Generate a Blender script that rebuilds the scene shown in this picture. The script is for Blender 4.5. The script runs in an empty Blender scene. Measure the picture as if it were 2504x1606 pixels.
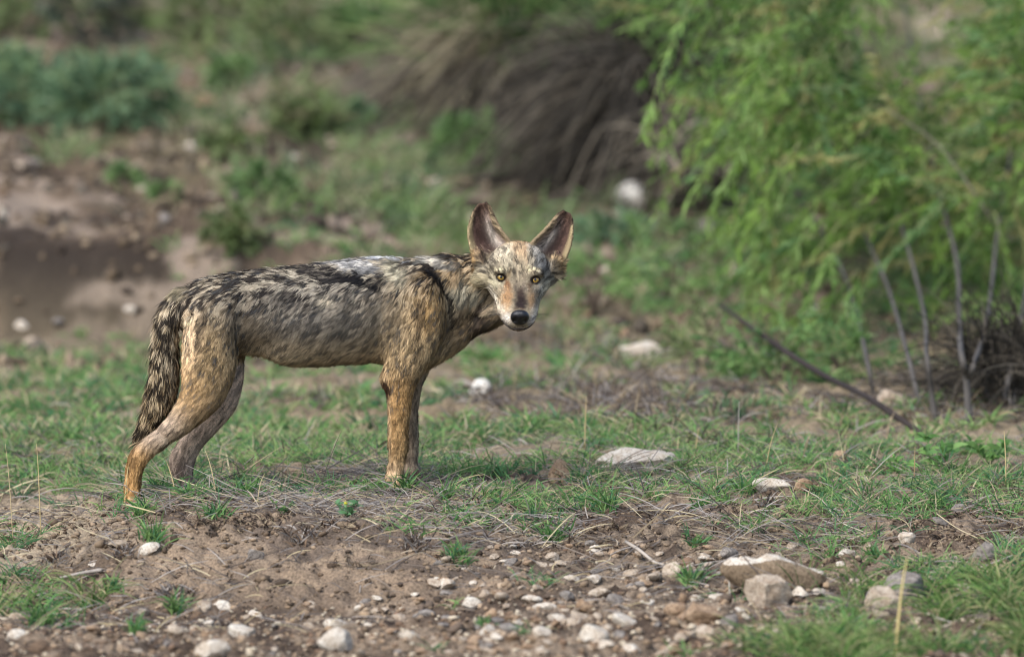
import bpy, math, random
import numpy as np
from mathutils import Vector, Matrix, kdtree
from mathutils.bvhtree import BVHTree

# ------------------------------------------------------------------ camera, sky, sun, exposure
scene = bpy.context.scene
CAM = np.array([0.0, -14.0, 1.35])
_F = np.array([0.0, 14.0, -0.95]); FWD = _F/np.linalg.norm(_F)
RGT = np.array([1.0, 0.0, 0.0])
UPV = np.cross(RGT, FWD)
KPX = 14032.0                      # pixels of the 2504 px wide picture per unit of slope
cd = bpy.data.cameras.new('camera')
cam = bpy.data.objects.new('camera', cd)
scene.collection.objects.link(cam)
cam.location = CAM
cam.rotation_euler = (math.pi/2 + math.asin(FWD[2]), 0, 0)
cd.sensor_width = 36.0
cd.lens = 36.0*KPX/2504.0
cd.clip_start = 0.5
cd.clip_end = 400
cd.dof.use_dof = True
cd.dof.focus_distance = 13.78
cd.dof.aperture_fstop = 2.4
cd.dof.aperture_blades = 0
scene.camera = cam

SUN_EL, SUN_AZ = math.radians(48), math.radians(-62)     # azimuth from +y (away from camera), clockwise
world = bpy.data.worlds.new("World")
scene.world = world
world.use_nodes = True
wn = world.node_tree
bg = wn.nodes['Background']
sky = wn.nodes.new('ShaderNodeTexSky')
sky.sky_type = 'NISHITA'
sky.sun_disc = False
sky.sun_elevation = SUN_EL
sky.sun_rotation = SUN_AZ
sky.air_density = 1.0
sky.dust_density = 1.5
sky.ozone_density = 1.0
wn.links.new(sky.outputs[0], bg.inputs[0])
bg.inputs[1].default_value = 0.112

sl = bpy.data.lights.new('sun', 'SUN')
sl.energy = 2.2
sl.angle = math.radians(30)
sl.color = (1.0, 0.975, 0.945)
sun = bpy.data.objects.new('sun', sl)
scene.collection.objects.link(sun)
sd = Vector((math.sin(SUN_AZ)*math.cos(SUN_EL), math.cos(SUN_AZ)*math.cos(SUN_EL), math.sin(SUN_EL)))
sd = Vector((-0.50*math.cos(SUN_EL)/0.78, -0.60*math.cos(SUN_EL)/0.78, math.sin(SUN_EL))).normalized()
sky.sun_rotation = math.atan2(sd.x, sd.y)
sun.rotation_euler = sd.to_track_quat('Z', 'Y').to_euler()

scene.view_settings.view_transform = 'Standard'
scene.view_settings.look = 'None'
scene.view_settings.exposure = 0.98
scene.view_settings.gamma = 1.0
scene.cycles.filter_width = 1.1
scene.view_settings.use_curve_mapping = False

# ------------------------------------------------------------------ helpers
rng = np.random.default_rng(7)
random.seed(7)
col_ = scene.collection

def proj(P):
    v = np.asarray(P, float) - CAM
    z = v @ FWD
    return 1252 + (v @ RGT)/z*KPX, 803 - (v @ UPV)/z*KPX

def raydir(px, py):
    return FWD + RGT*(px-1252)/KPX - UPV*(py-803)/KPX

def at(px, py, Y):
    d = raydir(px, py)
    return CAM + d*((Y+14.0)/d[1])

def lin(c):
    c = np.asarray(c, float)/255.0
    return np.where(c <= 0.04045, c/12.92, ((c+0.055)/1.055)**2.4)

def hash3(i, j, k, s=0):
    n = (i.astype(np.int64)*73856093) ^ (j.astype(np.int64)*19349663) ^ (k.astype(np.int64)*83492791) ^ (s*2654435)
    n = (n ^ (n >> 13)) * 1274126177
    n = n & 0x7fffffff
    n = (n ^ (n >> 15)) * 2246822519
    n = (n & 0xffffff)
    return n.astype(float)/float(0xffffff)

def noise(P, scale, seed=0):
    """value noise in [0,1]; P (...,3) or (...,2)"""
    P = np.asarray(P, float)
    if P.shape[-1] == 2:
        P = np.concatenate([P, np.zeros(P.shape[:-1]+(1,))], -1)
    Q = P*scale + 1000.0
    I = np.floor(Q).astype(np.int64); f = Q-I
    f = f*f*(3-2*f)
    r = 0
    for a in (0, 1):
        for b in (0, 1):
            for c in (0, 1):
                w = (f[..., 0] if a else 1-f[..., 0])*(f[..., 1] if b else 1-f[..., 1])*(f[..., 2] if c else 1-f[..., 2])
                r = r + w*hash3(I[..., 0]+a, I[..., 1]+b, I[..., 2]+c, seed)
    return r

def fbm(P, scale, oct=3, seed=0):
    r = 0; a = 1.0; t = 0
    for o in range(oct):
        r = r + a*noise(P, scale*2.03**o, seed+o*17); t += a; a *= 0.5
    return r/t

def sstep(a, b, x):
    t = np.clip((x-a)/(b-a), 0, 1)
    return t*t*(3-2*t)

def link(o, parent=None):
    col_.objects.link(o)
    if parent is not None:
        o.parent = parent
    return o

def tag(o, label=None, cat=None, group=None, kind=None):
    if label: o['label'] = label
    if cat: o['category'] = cat
    if group: o['group'] = group
    if kind: o['kind'] = kind
    return o

def empty(name, loc, rz=0.0):
    o = bpy.data.objects.new(name, None)
    o.empty_display_size = 0.1
    col_.objects.link(o)
    o.location = Vector(loc)
    o.rotation_euler = (0, 0, rz)
    return o

def np_mesh(name, V, Fc, col=None, mat=None, smooth=False, nrm=None, parent=None, origin=None):
    V = np.asarray(V, np.float32).reshape(-1, 3)
    Fc = np.asarray(Fc, np.int32)
    if origin is not None:
        V = V - np.asarray(origin, np.float32)
    k = Fc.shape[1]
    me = bpy.data.meshes.new(name)
    me.vertices.add(len(V)); me.vertices.foreach_set('co', V.ravel())
    me.loops.add(Fc.size); me.loops.foreach_set('vertex_index', Fc.ravel())
    me.polygons.add(len(Fc))
    me.polygons.foreach_set('loop_start', np.arange(0, Fc.size, k, dtype=np.int32))
    me.polygons.foreach_set('loop_total', np.full(len(Fc), k, np.int32))
    if smooth:
        me.polygons.foreach_set('use_smooth', np.ones(len(Fc), bool))
    me.update(calc_edges=True)
    if col is not None:
        a = me.color_attributes.new('col', 'FLOAT_COLOR', 'POINT')
        c = np.ones((len(V), 4), np.float32); c[:, :3] = np.clip(col, 0, 1)
        a.data.foreach_set('color', c.ravel())
    if nrm is not None:
        me.normals_split_custom_set_from_vertices(np.asarray(nrm, np.float32).tolist())
    if mat: me.materials.append(mat)
    o = bpy.data.objects.new(name, me)
    link(o, parent)
    if origin is not None:
        if parent is None:
            o.location = Vector(origin)
        else:
            o.location = Vector(origin) - parent.location
    return o

def ribbons(P, W, N, roll=0.0):
    """P (n,k,3) W (n,k) half widths, N (n,3) surface normals -> V, F ; faces look along N"""
    n, k, _ = P.shape
    T = P[:, -1]-P[:, 0]
    T /= np.linalg.norm(T, axis=1, keepdims=True)+1e-9
    S = np.cross(T, N); S /= np.linalg.norm(S, axis=1, keepdims=True)+1e-9
    if roll:
        a = rng.uniform(-roll, roll, n)[:, None]
        S = S*np.cos(a) + np.cross(T, S)*np.sin(a)
    V = np.empty((n, k, 2, 3))
    V[:, :, 0] = P - S[:, None]*W[..., None]
    V[:, :, 1] = P + S[:, None]*W[..., None]
    b = (np.arange(n)*k*2)[:, None] + (np.arange(k-1)*2)[None]
    Fq = np.stack([b, b+1, b+3, b+2], -1).reshape(-1, 4)
    return V.reshape(-1, 3), Fq

def vattr_mat(name, rough=0.7, spec=0.3, trans=0.0, sheen=0.0, bump=0.0, bscale=100.0, coat=0.0):
    m = bpy.data.materials.new(name); m.use_nodes = True
    nt = m.node_tree; b = nt.nodes['Principled BSDF']
    a = nt.nodes.new('ShaderNodeAttribute'); a.attribute_name = 'col'
    nt.links.new(a.outputs['Color'], b.inputs['Base Color'])
    b.inputs['Roughness'].default_value = rough
    b.inputs['Specular IOR Level'].default_value = spec
    if sheen:
        b.inputs['Sheen Weight'].default_value = sheen
    if coat:
        b.inputs['Coat Weight'].default_value = coat
        b.inputs['Coat Roughness'].default_value = 0.08
    if trans:
        t = nt.nodes.new('ShaderNodeBsdfTranslucent'); mx = nt.nodes.new('ShaderNodeMixShader')
        nt.links.new(a.outputs['Color'], t.inputs['Color'])
        mx.inputs[0].default_value = trans
        nt.links.new(b.outputs[0], mx.inputs[1]); nt.links.new(t.outputs[0], mx.inputs[2])
        nt.links.new(mx.outputs[0], nt.nodes['Material Output'].inputs['Surface'])
    if bump:
        tc = nt.nodes.new('ShaderNodeTexCoord'); no = nt.nodes.new('ShaderNodeTexNoise')
        no.inputs['Scale'].default_value = bscale; no.inputs['Detail'].default_value = 6
        nt.links.new(tc.outputs['Object'], no.inputs['Vector'])
        bp = nt.nodes.new('ShaderNodeBump'); bp.inputs['Strength'].default_value = bump
        bp.inputs['Distance'].default_value = 0.004
        nt.links.new(no.outputs['Fac'], bp.inputs['Height'])
        nt.links.new(bp.outputs[0], b.inputs['Normal'])
    return m

def mix(a, b, w):
    w = np.asarray(w)[..., None]
    return a*(1-w) + b*w

def catmull(P, sub):
    P = np.asarray(P, float)
    Q = np.vstack([2*P[0]-P[1], P, 2*P[-1]-P[-2]])
    out = []
    for i in range(1, len(Q)-2):
        for s in range(sub):
            t = s/sub
            a, b, c, d = Q[i-1], Q[i], Q[i+1], Q[i+2]
            out.append(0.5*((2*b)+(-a+c)*t+(2*a-5*b+4*c-d)*t*t+(-a+3*b-3*c+d)*t**3))
    out.append(Q[-2])
    return np.array(out)

def tube(pts, radii, nseg=8, sub=4):
    """round tapered tube along pts -> V, F (quads, closed with small caps)"""
    D = catmull(np.hstack([np.asarray(pts, float), np.asarray(radii, float)[:, None]]), sub)
    C, R = D[:, :3], D[:, 3]
    T = np.gradient(C, axis=0); T /= np.linalg.norm(T, axis=1, keepdims=True)+1e-9
    ref = np.array([0.3, 0.9, 0.2]); A = np.cross(T, ref); A /= np.linalg.norm(A, axis=1, keepdims=True)+1e-9
    B = np.cross(T, A)
    th = np.linspace(0, 2*np.pi, nseg, endpoint=False)
    V = C[:, None] + R[:, None, None]*(np.cos(th)[None, :, None]*A[:, None] + np.sin(th)[None, :, None]*B[:, None])
    n = len(C)
    V = np.concatenate([C[0][None, None].repeat(nseg, 1), V, C[-1][None, None].repeat(nseg, 1)], 0)
    n += 2
    i = np.arange(n-1)[:, None]*nseg; j = np.arange(nseg)[None]
    a = i+j; b = i+(j+1) % nseg
    Fq = np.stack([a, b, b+nseg, a+nseg], -1).reshape(-1, 4)
    return V.reshape(-1, 3), Fq

class MB:
    """collects vertex/face/colour pieces into one mesh"""
    def __init__(s): s.V = []; s.F = []; s.C = []; s.n = 0
    def add(s, V, Fq, c):
        V = np.asarray(V); s.V.append(V); s.F.append(np.asarray(Fq)+s.n); s.n += len(V)
        c = np.asarray(c, float)
        s.C.append(np.broadcast_to(c, (len(V), 3)) if c.ndim == 1 else c)
    def build(s, name, mat, parent=None, smooth=False, origin=None):
        return np_mesh(name, np.vstack(s.V), np.vstack(s.F), np.vstack(s.C), mat, smooth, None, parent, origin)
# ------------------------------------------------------------------ the ground
def ground_h(x, y, fine=True):
    x = np.asarray(x, float); y = np.asarray(y, float)
    xx = x/(1+np.maximum(y, 0)/14.0)            # where a point lies across the view's fan, used only to lay out the slopes
    base_r = np.interp(y, [-40, -6, -3, -1.9, -1.2, -0.3, 0.3, 1.5, 4, 6, 8, 11, 15, 25, 60, 120],
                       [-.6, -.3, -.19, -.165, -.12, -.03, 0.0, .035, .10, .30, .56, 1.09, 1.6, 2.7, 6.5, 13])
    base_l = np.interp(y, [-40, -6, -3, -1.9, -1.3, -1.15, -0.72, -0.5, -0.1, 0.3, 4.5, 4.75, 5.15, 5.5, 8, 11, 15, 25, 60, 120],
                       [-.6, -.3, -.19, -.170, -.165, -.15, -.025, -.012, 0.0, 0.0, .02, .05, .33, .37, .64, 1.09, 1.6, 2.7, 6.5, 13])
    wig = (fbm(np.stack([x, y], -1), 1.1, 2, 5)-0.5)
    mleft = 1-sstep(-0.30, 0.15, x+wig*0.25)      # scarp part of the foreground
    bankw = 1-sstep(-1.1, 0.1, x+wig*0.8)
    w = np.where(y < 2, mleft, bankw)
    h = base_r*(1-w) + base_l*w
    # sandy hollow on the far left and low wash edge
    h = h - 0.075*(1-sstep(-1.22, -0.86, x+0.1*wig))*sstep(-1.3, -0.9, y)*(1-sstep(0.2, 1.2, y))
    P = np.stack([x, y], -1)
    h = h + (fbm(P, 2.2, 2, 11)-.5)*0.045*sstep(0.0, 3.0, np.abs(y)+0.6)
    h = h + (fbm(P, 1.0, 2, 12)-.5)*0.35*sstep(5.5, 11.0, y)
    h = h + (fbm(P, 3.2, 3, 13)-.5)*0.16*sstep(4.5, 6.5, y)
    if fine:
        h = h + (fbm(P, 9.0, 3, 21)-.5)*0.028
        cl = fbm(P, 34.0, 2, 31)
        h = h + (cl-.5)*0.018 + np.maximum(cl-.60, 0)*0.04
        # crumbly face of the little scarp
        sc = mleft*sstep(-1.25, -1.0, y)*(1-sstep(-0.7, -0.5, y))
        h = h + sc*(np.abs(fbm(P*np.array([1.0, 0.55]), 15.0, 3, 41)-.5)-.12)*0.07
    return h

def spaced(edges):
    out = []
    for a, b, d in edges:
        n = max(1, int(round((b-a)/d)))
        out.append(np.linspace(a, b, n, endpoint=False))
    out.append(np.array([edges[-1][1]]))
    return np.concatenate(out)

gx = spaced([(-80, -20, 5), (-20, -6, .8), (-6, -2.4, .12), (-2.4, -1.45, .04), (-1.45, 1.45, .009), (1.45, 2.4, .04), (2.4, 6, .12), (6, 20, .8), (20, 80, 5)])
gy = spaced([(-60, -12, 4), (-12, -3, .5), (-3, -2.2, .05), (-2.2, 0.6, .010), (0.6, 3, .03), (3, 8, .05), (8, 16, .15), (16, 60, 1.0), (60, 120, 6)])
GX, GY = np.meshgrid(gx, gy)
GZ = ground_h(GX, GY)
nx, ny = len(gx), len(gy)
ii = (np.arange(ny-1)[:, None]*nx + np.arange(nx-1)[None]).ravel()
GF = np.stack([ii, ii+1, ii+nx+1, ii+nx], -1)
Pg = np.stack([GX, GY, GZ], -1).reshape(-1, 3)
# soil colours: brown loam, dark crust, pale dust, greenish hillside, and shade painted on the bank face
xy = Pg[:, :2]
n1 = fbm(xy, 1.6, 3, 51); n2 = fbm(xy, 7.0, 3, 52); n3 = fbm(xy, 40.0, 2, 53)
c = np.broadcast_to(lin((140, 124, 106)), (len(xy), 3)).copy()
c = mix(c, lin((158, 142, 124)), sstep(.48, .68, n1)*0.6)
c = mix(c, lin((84, 70, 60)), sstep(.48, .60, n2)*0.8)
c = mix(c, lin((58, 50, 45)), sstep(.52, .66, n3)*0.65)
c = mix(c, lin((156, 137, 116)), (sstep(-1.25, -1.0, xy[:, 1])*(1-sstep(-0.55, -0.35, xy[:, 1]))*sstep(-1.0, -0.8, xy[:, 0])*(1-sstep(0.0, 0.2, xy[:, 0])))*0.8)
crust = sstep(.46, .58, fbm(xy*np.array([1, 1.6]), 6.5, 3, 54))
yy = Pg[:, 1]; xx_ = Pg[:, 0]
face = sstep(-1.15, -0.95, yy)*(1-sstep(-0.45, -0.3, yy))*sstep(-0.85, -0.5, xx_)*(1-sstep(0.0, 0.2, xx_))
c = mix(c, lin((92, 82, 75)), crust*face*0.75)
sand = (1-sstep(-1.1, -0.86, xx_))*sstep(-.9, -.6, yy)*(1-sstep(0.1, 0.6, yy))
c = mix(c, lin((172, 156, 132)), sand*0.85)
bk = (1-sstep(-0.9, -0.2, xx_/(1+np.maximum(yy,0)/14)))*sstep(4.2, 4.7, yy)*(1-sstep(9, 10.5, yy))
c = mix(c, lin((106, 91, 75)), bk*0.85)
c = mix(c, lin((56, 49, 44)), bk*sstep(4.55, 4.75, yy)*(1-sstep(5.1, 5.3, yy))*sstep(.34, .46, fbm(xy*np.array([1, .25]), 4.5, 2, 55)))  # dark smears of the bank's step, with its shade painted in
hg = sstep(5.5, 8.0, yy)*(1-0.6*bk)
c = mix(c, lin((112, 118, 84)), hg*sstep(.40, .6, fbm(xy, 0.9, 3, 56))*0.8)
bgk = sstep(4.3, 5.2, yy)
c = mix(c, lin((60, 52, 46)), bgk*sstep(.48, .56, fbm(xy, 4.6, 3, 58))*0.8)
c = mix(c, lin((182, 164, 146)), bgk*sstep(.53, .62, fbm(xy, 5.0, 3, 59))*0.6)
mg = sstep(0.2, 0.9, yy)*(1-sstep(4.3, 5.2, yy))
c = mix(c, lin((150, 136, 110)), mg*0.6)

m_soil = bpy.data.materials.new('soil'); m_soil.use_nodes = True
nt = m_soil.node_tree; b = nt.nodes['Principled BSDF']
a = nt.nodes.new('ShaderNodeAttribute'); a.attribute_name = 'col'
geo = nt.nodes.new('ShaderNodeNewGeometry')
nf = nt.nodes.new('ShaderNodeTexNoise'); nf.inputs['Scale'].default_value = 160; nf.inputs['Detail'].default_value = 8; nf.inputs['Roughness'].default_value = .7
nt.links.new(geo.outputs['Position'], nf.inputs['Vector'])
rp = nt.nodes.new('ShaderNodeValToRGB')
rp.color_ramp.elements[0].position = .34; rp.color_ramp.elements[0].color = (.42, .42, .44, 1)
rp.color_ramp.elements[1].position = .66; rp.color_ramp.elements[1].color = (1.5, 1.46, 1.4, 1)
nt.links.new(nf.outputs['Fac'], rp.inputs['Fac'])
mu = nt.nodes.new('ShaderNodeMixRGB'); mu.blend_type = 'MULTIPLY'; mu.inputs[0].default_value = 1
nt.links.new(a.outputs['Color'], mu.inputs[1]); nt.links.new(rp.outputs['Color'], mu.inputs[2])
nt.links.new(mu.outputs[0], b.inputs['Base Color'])
b.inputs['Roughness'].default_value = .95; b.inputs['Specular IOR Level'].default_value = .1
bp = nt.nodes.new('ShaderNodeBump'); bp.inputs['Strength'].default_value = .9; bp.inputs['Distance'].default_value = .008
nt.links.new(nf.outputs['Fac'], bp.inputs['Height']); nt.links.new(bp.outputs[0], b.inputs['Normal'])
g = np_mesh('ground', Pg, GF, c, m_soil, smooth=True)
tag(g, kind='structure')

def hit(px, py, fine=True):
    """where the sight line meets the ground"""
    d = raydir(px, py)
    t = np.linspace(9.5, 60, 2600)
    P = CAM + d[None]*(t/d[1])[:, None]
    z = ground_h(P[:, 0], P[:, 1], fine)
    k = int(np.argmax(P[:, 2] <= z))
    return np.array([P[k, 0], P[k, 1], z[k]])

# ------------------------------------------------------------------ stones
def stone_mat(name, c1, c2, c3):
    m = bpy.data.materials.new(name); m.use_nodes = True
    nt = m.node_tree; b = nt.nodes['Principled BSDF']
    tc = nt.nodes.new('ShaderNodeNewGeometry')
    n1 = nt.nodes.new('ShaderNodeTexNoise'); n1.inputs['Scale'].default_value = 38; n1.inputs['Detail'].default_value = 8; n1.inputs['Roughness'].default_value = .65
    n2 = nt.nodes.new('ShaderNodeTexNoise'); n2.inputs['Scale'].default_value = 170; n2.inputs['Detail'].default_value = 6; n2.inputs['Roughness'].default_value = .7
    for n in (n1, n2): nt.links.new(tc.outputs['Position'], n.inputs['Vector'])
    r = nt.nodes.new('ShaderNodeValToRGB')
    e = r.color_ramp.elements
    e[0].position = .30; e[0].color = (*c2, 1); e[1].position = .60; e[1].color = (*c1, 1)
    x = e.new(.46); x.color = tuple((np.array(c1)+np.array(c2))/2)+(1,)
    nt.links.new(n1.outputs['Fac'], r.inputs['Fac'])
    r2 = nt.nodes.new('ShaderNodeValToRGB'); e = r2.color_ramp.elements
    e[0].position = .36; e[0].color = (0, 0, 0, 1); e[1].position = .52; e[1].color = (1, 1, 1, 1)
    nt.links.new(n2.outputs['Fac'], r2.inputs['Fac'])
    mx = nt.nodes.new('ShaderNodeMixRGB'); mx.inputs[1].default_value = (*c3, 1)
    nt.links.new(r2.outputs[0], mx.inputs[0]); nt.links.new(r.outputs[0], mx.inputs[2])
    nt.links.new(mx.outputs[0], b.inputs['Base Color'])
    b.inputs['Roughness'].default_value = .88; b.inputs['Specular IOR Level'].default_value = .2
    bp = nt.nodes.new('ShaderNodeBump'); bp.inputs['Strength'].default_value = .8; bp.inputs['Distance'].default_value = .004
    nt.links.new(n2.outputs['Fac'], bp.inputs['Height']); nt.links.new(bp.outputs[0], b.inputs['Normal'])
    return m
SM = {
 'white': stone_mat('limestone_white', lin((208, 200, 186)), lin((182, 166, 146)), lin((140, 122, 104))),
 'chalk': stone_mat('limestone_chalk', lin((234, 230, 222)), lin((212, 204, 190)), lin((176, 164, 148))),
 'slab': stone_mat('stone_slab', lin((138, 120, 98)), lin((104, 88, 70)), lin((74, 62, 50))),
 'pale': stone_mat('limestone_pale', lin((186, 172, 154)), lin((150, 130, 108)), lin((122, 104, 86))),
 'tan': stone_mat('stone_tan', lin((166, 142, 116)), lin((132, 106, 82)), lin((100, 80, 64))),
 'grey': stone_mat('stone_grey', lin((146, 138, 130)), lin((112, 104, 96)), lin((86, 80, 74))),
 'brown': stone_mat('stone_brown', lin((118, 98, 80)), lin((88, 72, 58)), lin((64, 54, 46))),
}
import bmesh
def ico(sub):
    bm = bmesh.new(); bmesh.ops.create_icosphere(bm, subdivisions=sub, radius=1.0)
    V = np.array([v.co[:] for v in bm.verts]); Fc = np.array([[v.index for v in f.verts] for f in bm.faces]); bm.free()
    return V, Fc
ICO = {2: ico(2), 3: ico(3), 4: ico(4), 5: ico(5)}

def stone_verts(seed, size, ang=0.6, sub=3, rough=0.10):
    """a broken stone: a ball cut by random planes, roughened"""
    r = np.random.default_rng(seed)
    V, Fc = ICO[sub]; V = V.copy()
    ncut = 9
    for _ in range(ncut):
        n = r.normal(size=3); n /= np.linalg.norm(n)
        d = r.uniform(0.45, 0.9) if ang > .3 else r.uniform(.75, 1.0)
        s = V @ n
        over = np.maximum(s-d, 0)
        V -= over[:, None]*n*min(1, ang+0.3)
    nn = V/np.linalg.norm(V, axis=1, keepdims=True)
    V = V + nn*((fbm(V+seed % 97, 2.2, 3, seed % 31)-.5)*rough*2)[:, None] + nn*((fbm(V+seed % 53, 7.0, 2, 3)-.5)*rough*.8)[:, None]
    V /= np.abs(V).max(0)
    return V*np.asarray(size)/2, Fc

STONES = []
def place_stone(px, py, w, h, kind, label, tilt=0.0, ang=.6, sub=3, name='stone', cat='stone', group=None, depthk=None, rough=.10, seed=None, mesh=None):
    seed = seed if seed is not None else int(px*7+py*13)
    p = hit(px, py + h*0.30)
    k = (p[1]+14.0)/14.0
    W, H = w*k/1000*1.06, h*k/1000*1.24
    D = W*(depthk or (0.75 if w < 1.9*h else .6))
    r = random.Random(seed)
    if mesh is None:
        V, Fc = stone_verts(seed, (W, D, H), ang, sub, rough)
        ct, st = math.cos(math.radians(tilt)), math.sin(math.radians(tilt))
        V = np.stack([V[:, 0]*ct+V[:, 2]*st, V[:, 1], -V[:, 0]*st+V[:, 2]*ct], -1)
        me = bpy.data.meshes.new(name)
        me.from_pydata(V.tolist(), [], Fc.tolist())
        me.materials.append(SM[kind])
        me.polygons.foreach_set('use_smooth', np.ones(len(Fc), bool))
        try: me.set_sharp_from_angle(angle=math.radians(38))
        except Exception: pass
    else:
        me = mesh
    o = bpy.data.objects.new(name, me); link(o)
    # centre so that the visible middle falls where the stone lies
    c = CAM + raydir(px, py)*((p[1]+D*0.1+14.0)/raydir(px, py)[1])
    o.location = Vector(c)
    tag(o, label, cat, group)
    STONES.append((px, py, w, h))
    return o

S = place_stone
# foreground, left half
S(365,1344,57,31,'white','white tilted flat stone lying on top of the bare mound at left',-18)
S(287,1330,47,24,'pale','rough pale stone just left of the white tilted stone on the mound')
S(626,1356,40,32,'grey','small grey three-cornered stone alone on the bare mound face',0,.9)
S(229,1381,28,12,'white','thin whitish flake stone on the left slope of the mound')
S(271,1395,20,16,'tan','small tan stone below the rough pale stone on the mound')
S(276,1477,20,18,'tan','little tan pebble beside the small grass tuft, left foreground')
S(341,1374,28,11,'pale','flat pale flake directly under the white tilted stone')
S(52,1504,60,24,'pale','low pale stone at the left edge above the rounded white one')
S(42,1554,48,28,'white','rounded white stone at the lower left edge of the wash')
S(95,1583,56,42,'brown','dark brown earthy stone in the bottom left corner')
S(430,1545,44,34,'pale','wedge-shaped pale stone with a flat top, left foreground',8,.8)
S(524,1511,24,16,'grey','small grey stone between two pale ones near the foot of the mound')
S(490,1508,44,26,'brown','brown clod-like stone against a small grey stone, left foreground')
S(548,1484,60,28,'white','broken whitish stone lying at the foot of the bare mound',10,.8)
S(589,1546,68,45,'white','blocky white stone with sloping top, between the mound foot and bottom edge',-12,.7,4)
S(521,1590,90,46,'white','large smooth white stone at the bottom edge, left of centre',-4,.5,4)
S(829,1526,74,32,'white','flat-topped white slab touching the large angular white stone',3,.8,4)
S(824,1570,90,62,'white','largest angular white stone at the bottom edge, left half',22,.85,4)
S(1152,1480,50,36,'white','rounded white stone standing apart at the right end of the mound',12,.4,4)
S(1037,1503,56,26,'grey','greyish flat stone left of the rounded white one by the mound',6)
S(829,1484,18,14,'white','tiny white pebble alone below the mound face')
S(980,1512,46,20,'pale','flat pale stone next to the greyish one below the mound')
S(1121,1529,42,20,'tan','sandy brown flat stone under the rounded white stone')
S(1001,1554,54,26,'white','pale flake stone in the gravel, bottom centre left',14)
S(1063,1564,42,16,'pale','thin pale flake right of the flake stone, bottom centre')
S(407,1494,28,15,'pale','small pale stone in the wash below the dead root clump')
S(751,1533,38,20,'pale','small cream stone left of the white slab at the bottom')
# foreground, right half
S(1875,1458,120,88,'pale','rough pointed pale stone in front of the long broken rock',0,.75,4,rough=.2)
S(1722,1510,122,62,'tan','knobbly tan stone with a grey stone leaning on its right side',6,.7,4,rough=.2)
S(1786,1522,58,40,'grey','rounded grey stone leaning against the knobbly tan stone',0,.4)
S(1724,1549,50,42,'pale','smooth squarish pale stone below the knobbly tan stone',18,.8,4)
S(2210,1448,100,84,'grey','large grey rock with a paler one against its left, in the right-hand grass',8,.5,4)
S(2162,1484,90,90,'pale','pale rock leaning on the left of the large grey rock in the grass',-18,.6,4)
S(1893,1556,42,32,'pale','pale stone half hidden by grass at the bottom right')
S(1808,1497,36,22,'white','small white stone between the knobbly tan and rough pointed stones')
S(1824,1507,20,22,'white','little white pebble with grass over it beside the small white stone')
S(1646,1399,52,44,'pale','angular pale stone standing left of the long broken rock',0,.95,3)
S(1544,1404,58,22,'pale','flat pale stone left of the angular pale one')
S(1397,1418,48,22,'white','low white stone with twigs over it right of the mound')
S(1465,1452,60,28,'pale','upper slanting pale stone of a leaning pair in the gravel',-24,.7)
S(1434,1484,52,28,'tan','lower stone of the leaning pair, slanting down to the right',28,.7)
S(1302,1464,52,18,'white','thin white stone in the gravel, right of the rounded white one')
S(1328,1486,66,24,'white','long white stone with a brown end, centre foreground')
S(1325,1545,44,26,'white','white three-sided pebble stone at the bottom centre',15,.8)
S(1455,1553,72,40,'white','big cream boat-shaped stone at the bottom, right of centre',14,.5,4)
S(1480,1540,40,26,'pale','brownish stone resting behind the boat-shaped stone')
S(1525,1520,74,30,'white','white flake stone pointing down right behind the grey pebble',28,.7)
S(1582,1478,44,26,'white','squat white stone with a slanting flat top, between tan ones')
S(1653,1491,60,30,'tan','smooth tan lens-shaped stone in the gravel',0,.3,4)
S(1507,1465,46,28,'grey','grey-brown stone right of the leaning pair')
S(1706,1465,36,20,'white','whitish chip stone left of the rough pointed stone')
S(1755,1461,44,17,'white','thin white chip above the small white stone')
S(1670,1465,24,30,'tan','upright tan pebble among the chips')
S(1544,1587,46,26,'white','bright white smooth stone at the bottom edge, right of centre',0,.4)
S(1375,1588,44,18,'pale','low cream stone at the very bottom near centre')
S(1517,1553,34,20,'grey','small blue-grey pebble beside the boat-shaped stone')
S(2071,1353,42,32,'white','white lumpy stone alone above the long broken rock')
S(2217,1319,46,36,'white','bright white block stone, right of a smaller tan one',24,.7)
S(2170,1313,32,28,'tan','small tan stone touching the bright white block stone')
S(2407,1356,58,54,'grey','rough grey-white stone standing near the right edge',0,.8,4)
S(1891,1186,100,40,'white','long pale stone lying in grass on the right bank',8,.4,4)
S(1969,1189,50,38,'tan','tan stone against the right end of the long pale stone')
S(1773,1190,30,18,'tan','small tan stone in grass, a short way left of the long pale stone')
S(1609,1246,34,12,'grey','thin grey flake lying on bare soil right of centre')
S(2352,1440,60,34,'pale','pale stone among grass near the right edge, below the rough grey one',20)
S(2013,1525,36,26,'pale','dim pale stone sunk in grass left of the large grey rock')
S(2342,1244,38,26,'grey','grey stone in the grass at the right, far from the camera')
S(2300,1275,44,18,'grey','dark thin grey slab leaning in the right grass',20)
S(2339,1369,22,16,'white','tiny white stone left of the rough grey-white stone')
S(2055,1380,22,14,'white','tiny white chip under the white lumpy stone')
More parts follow.
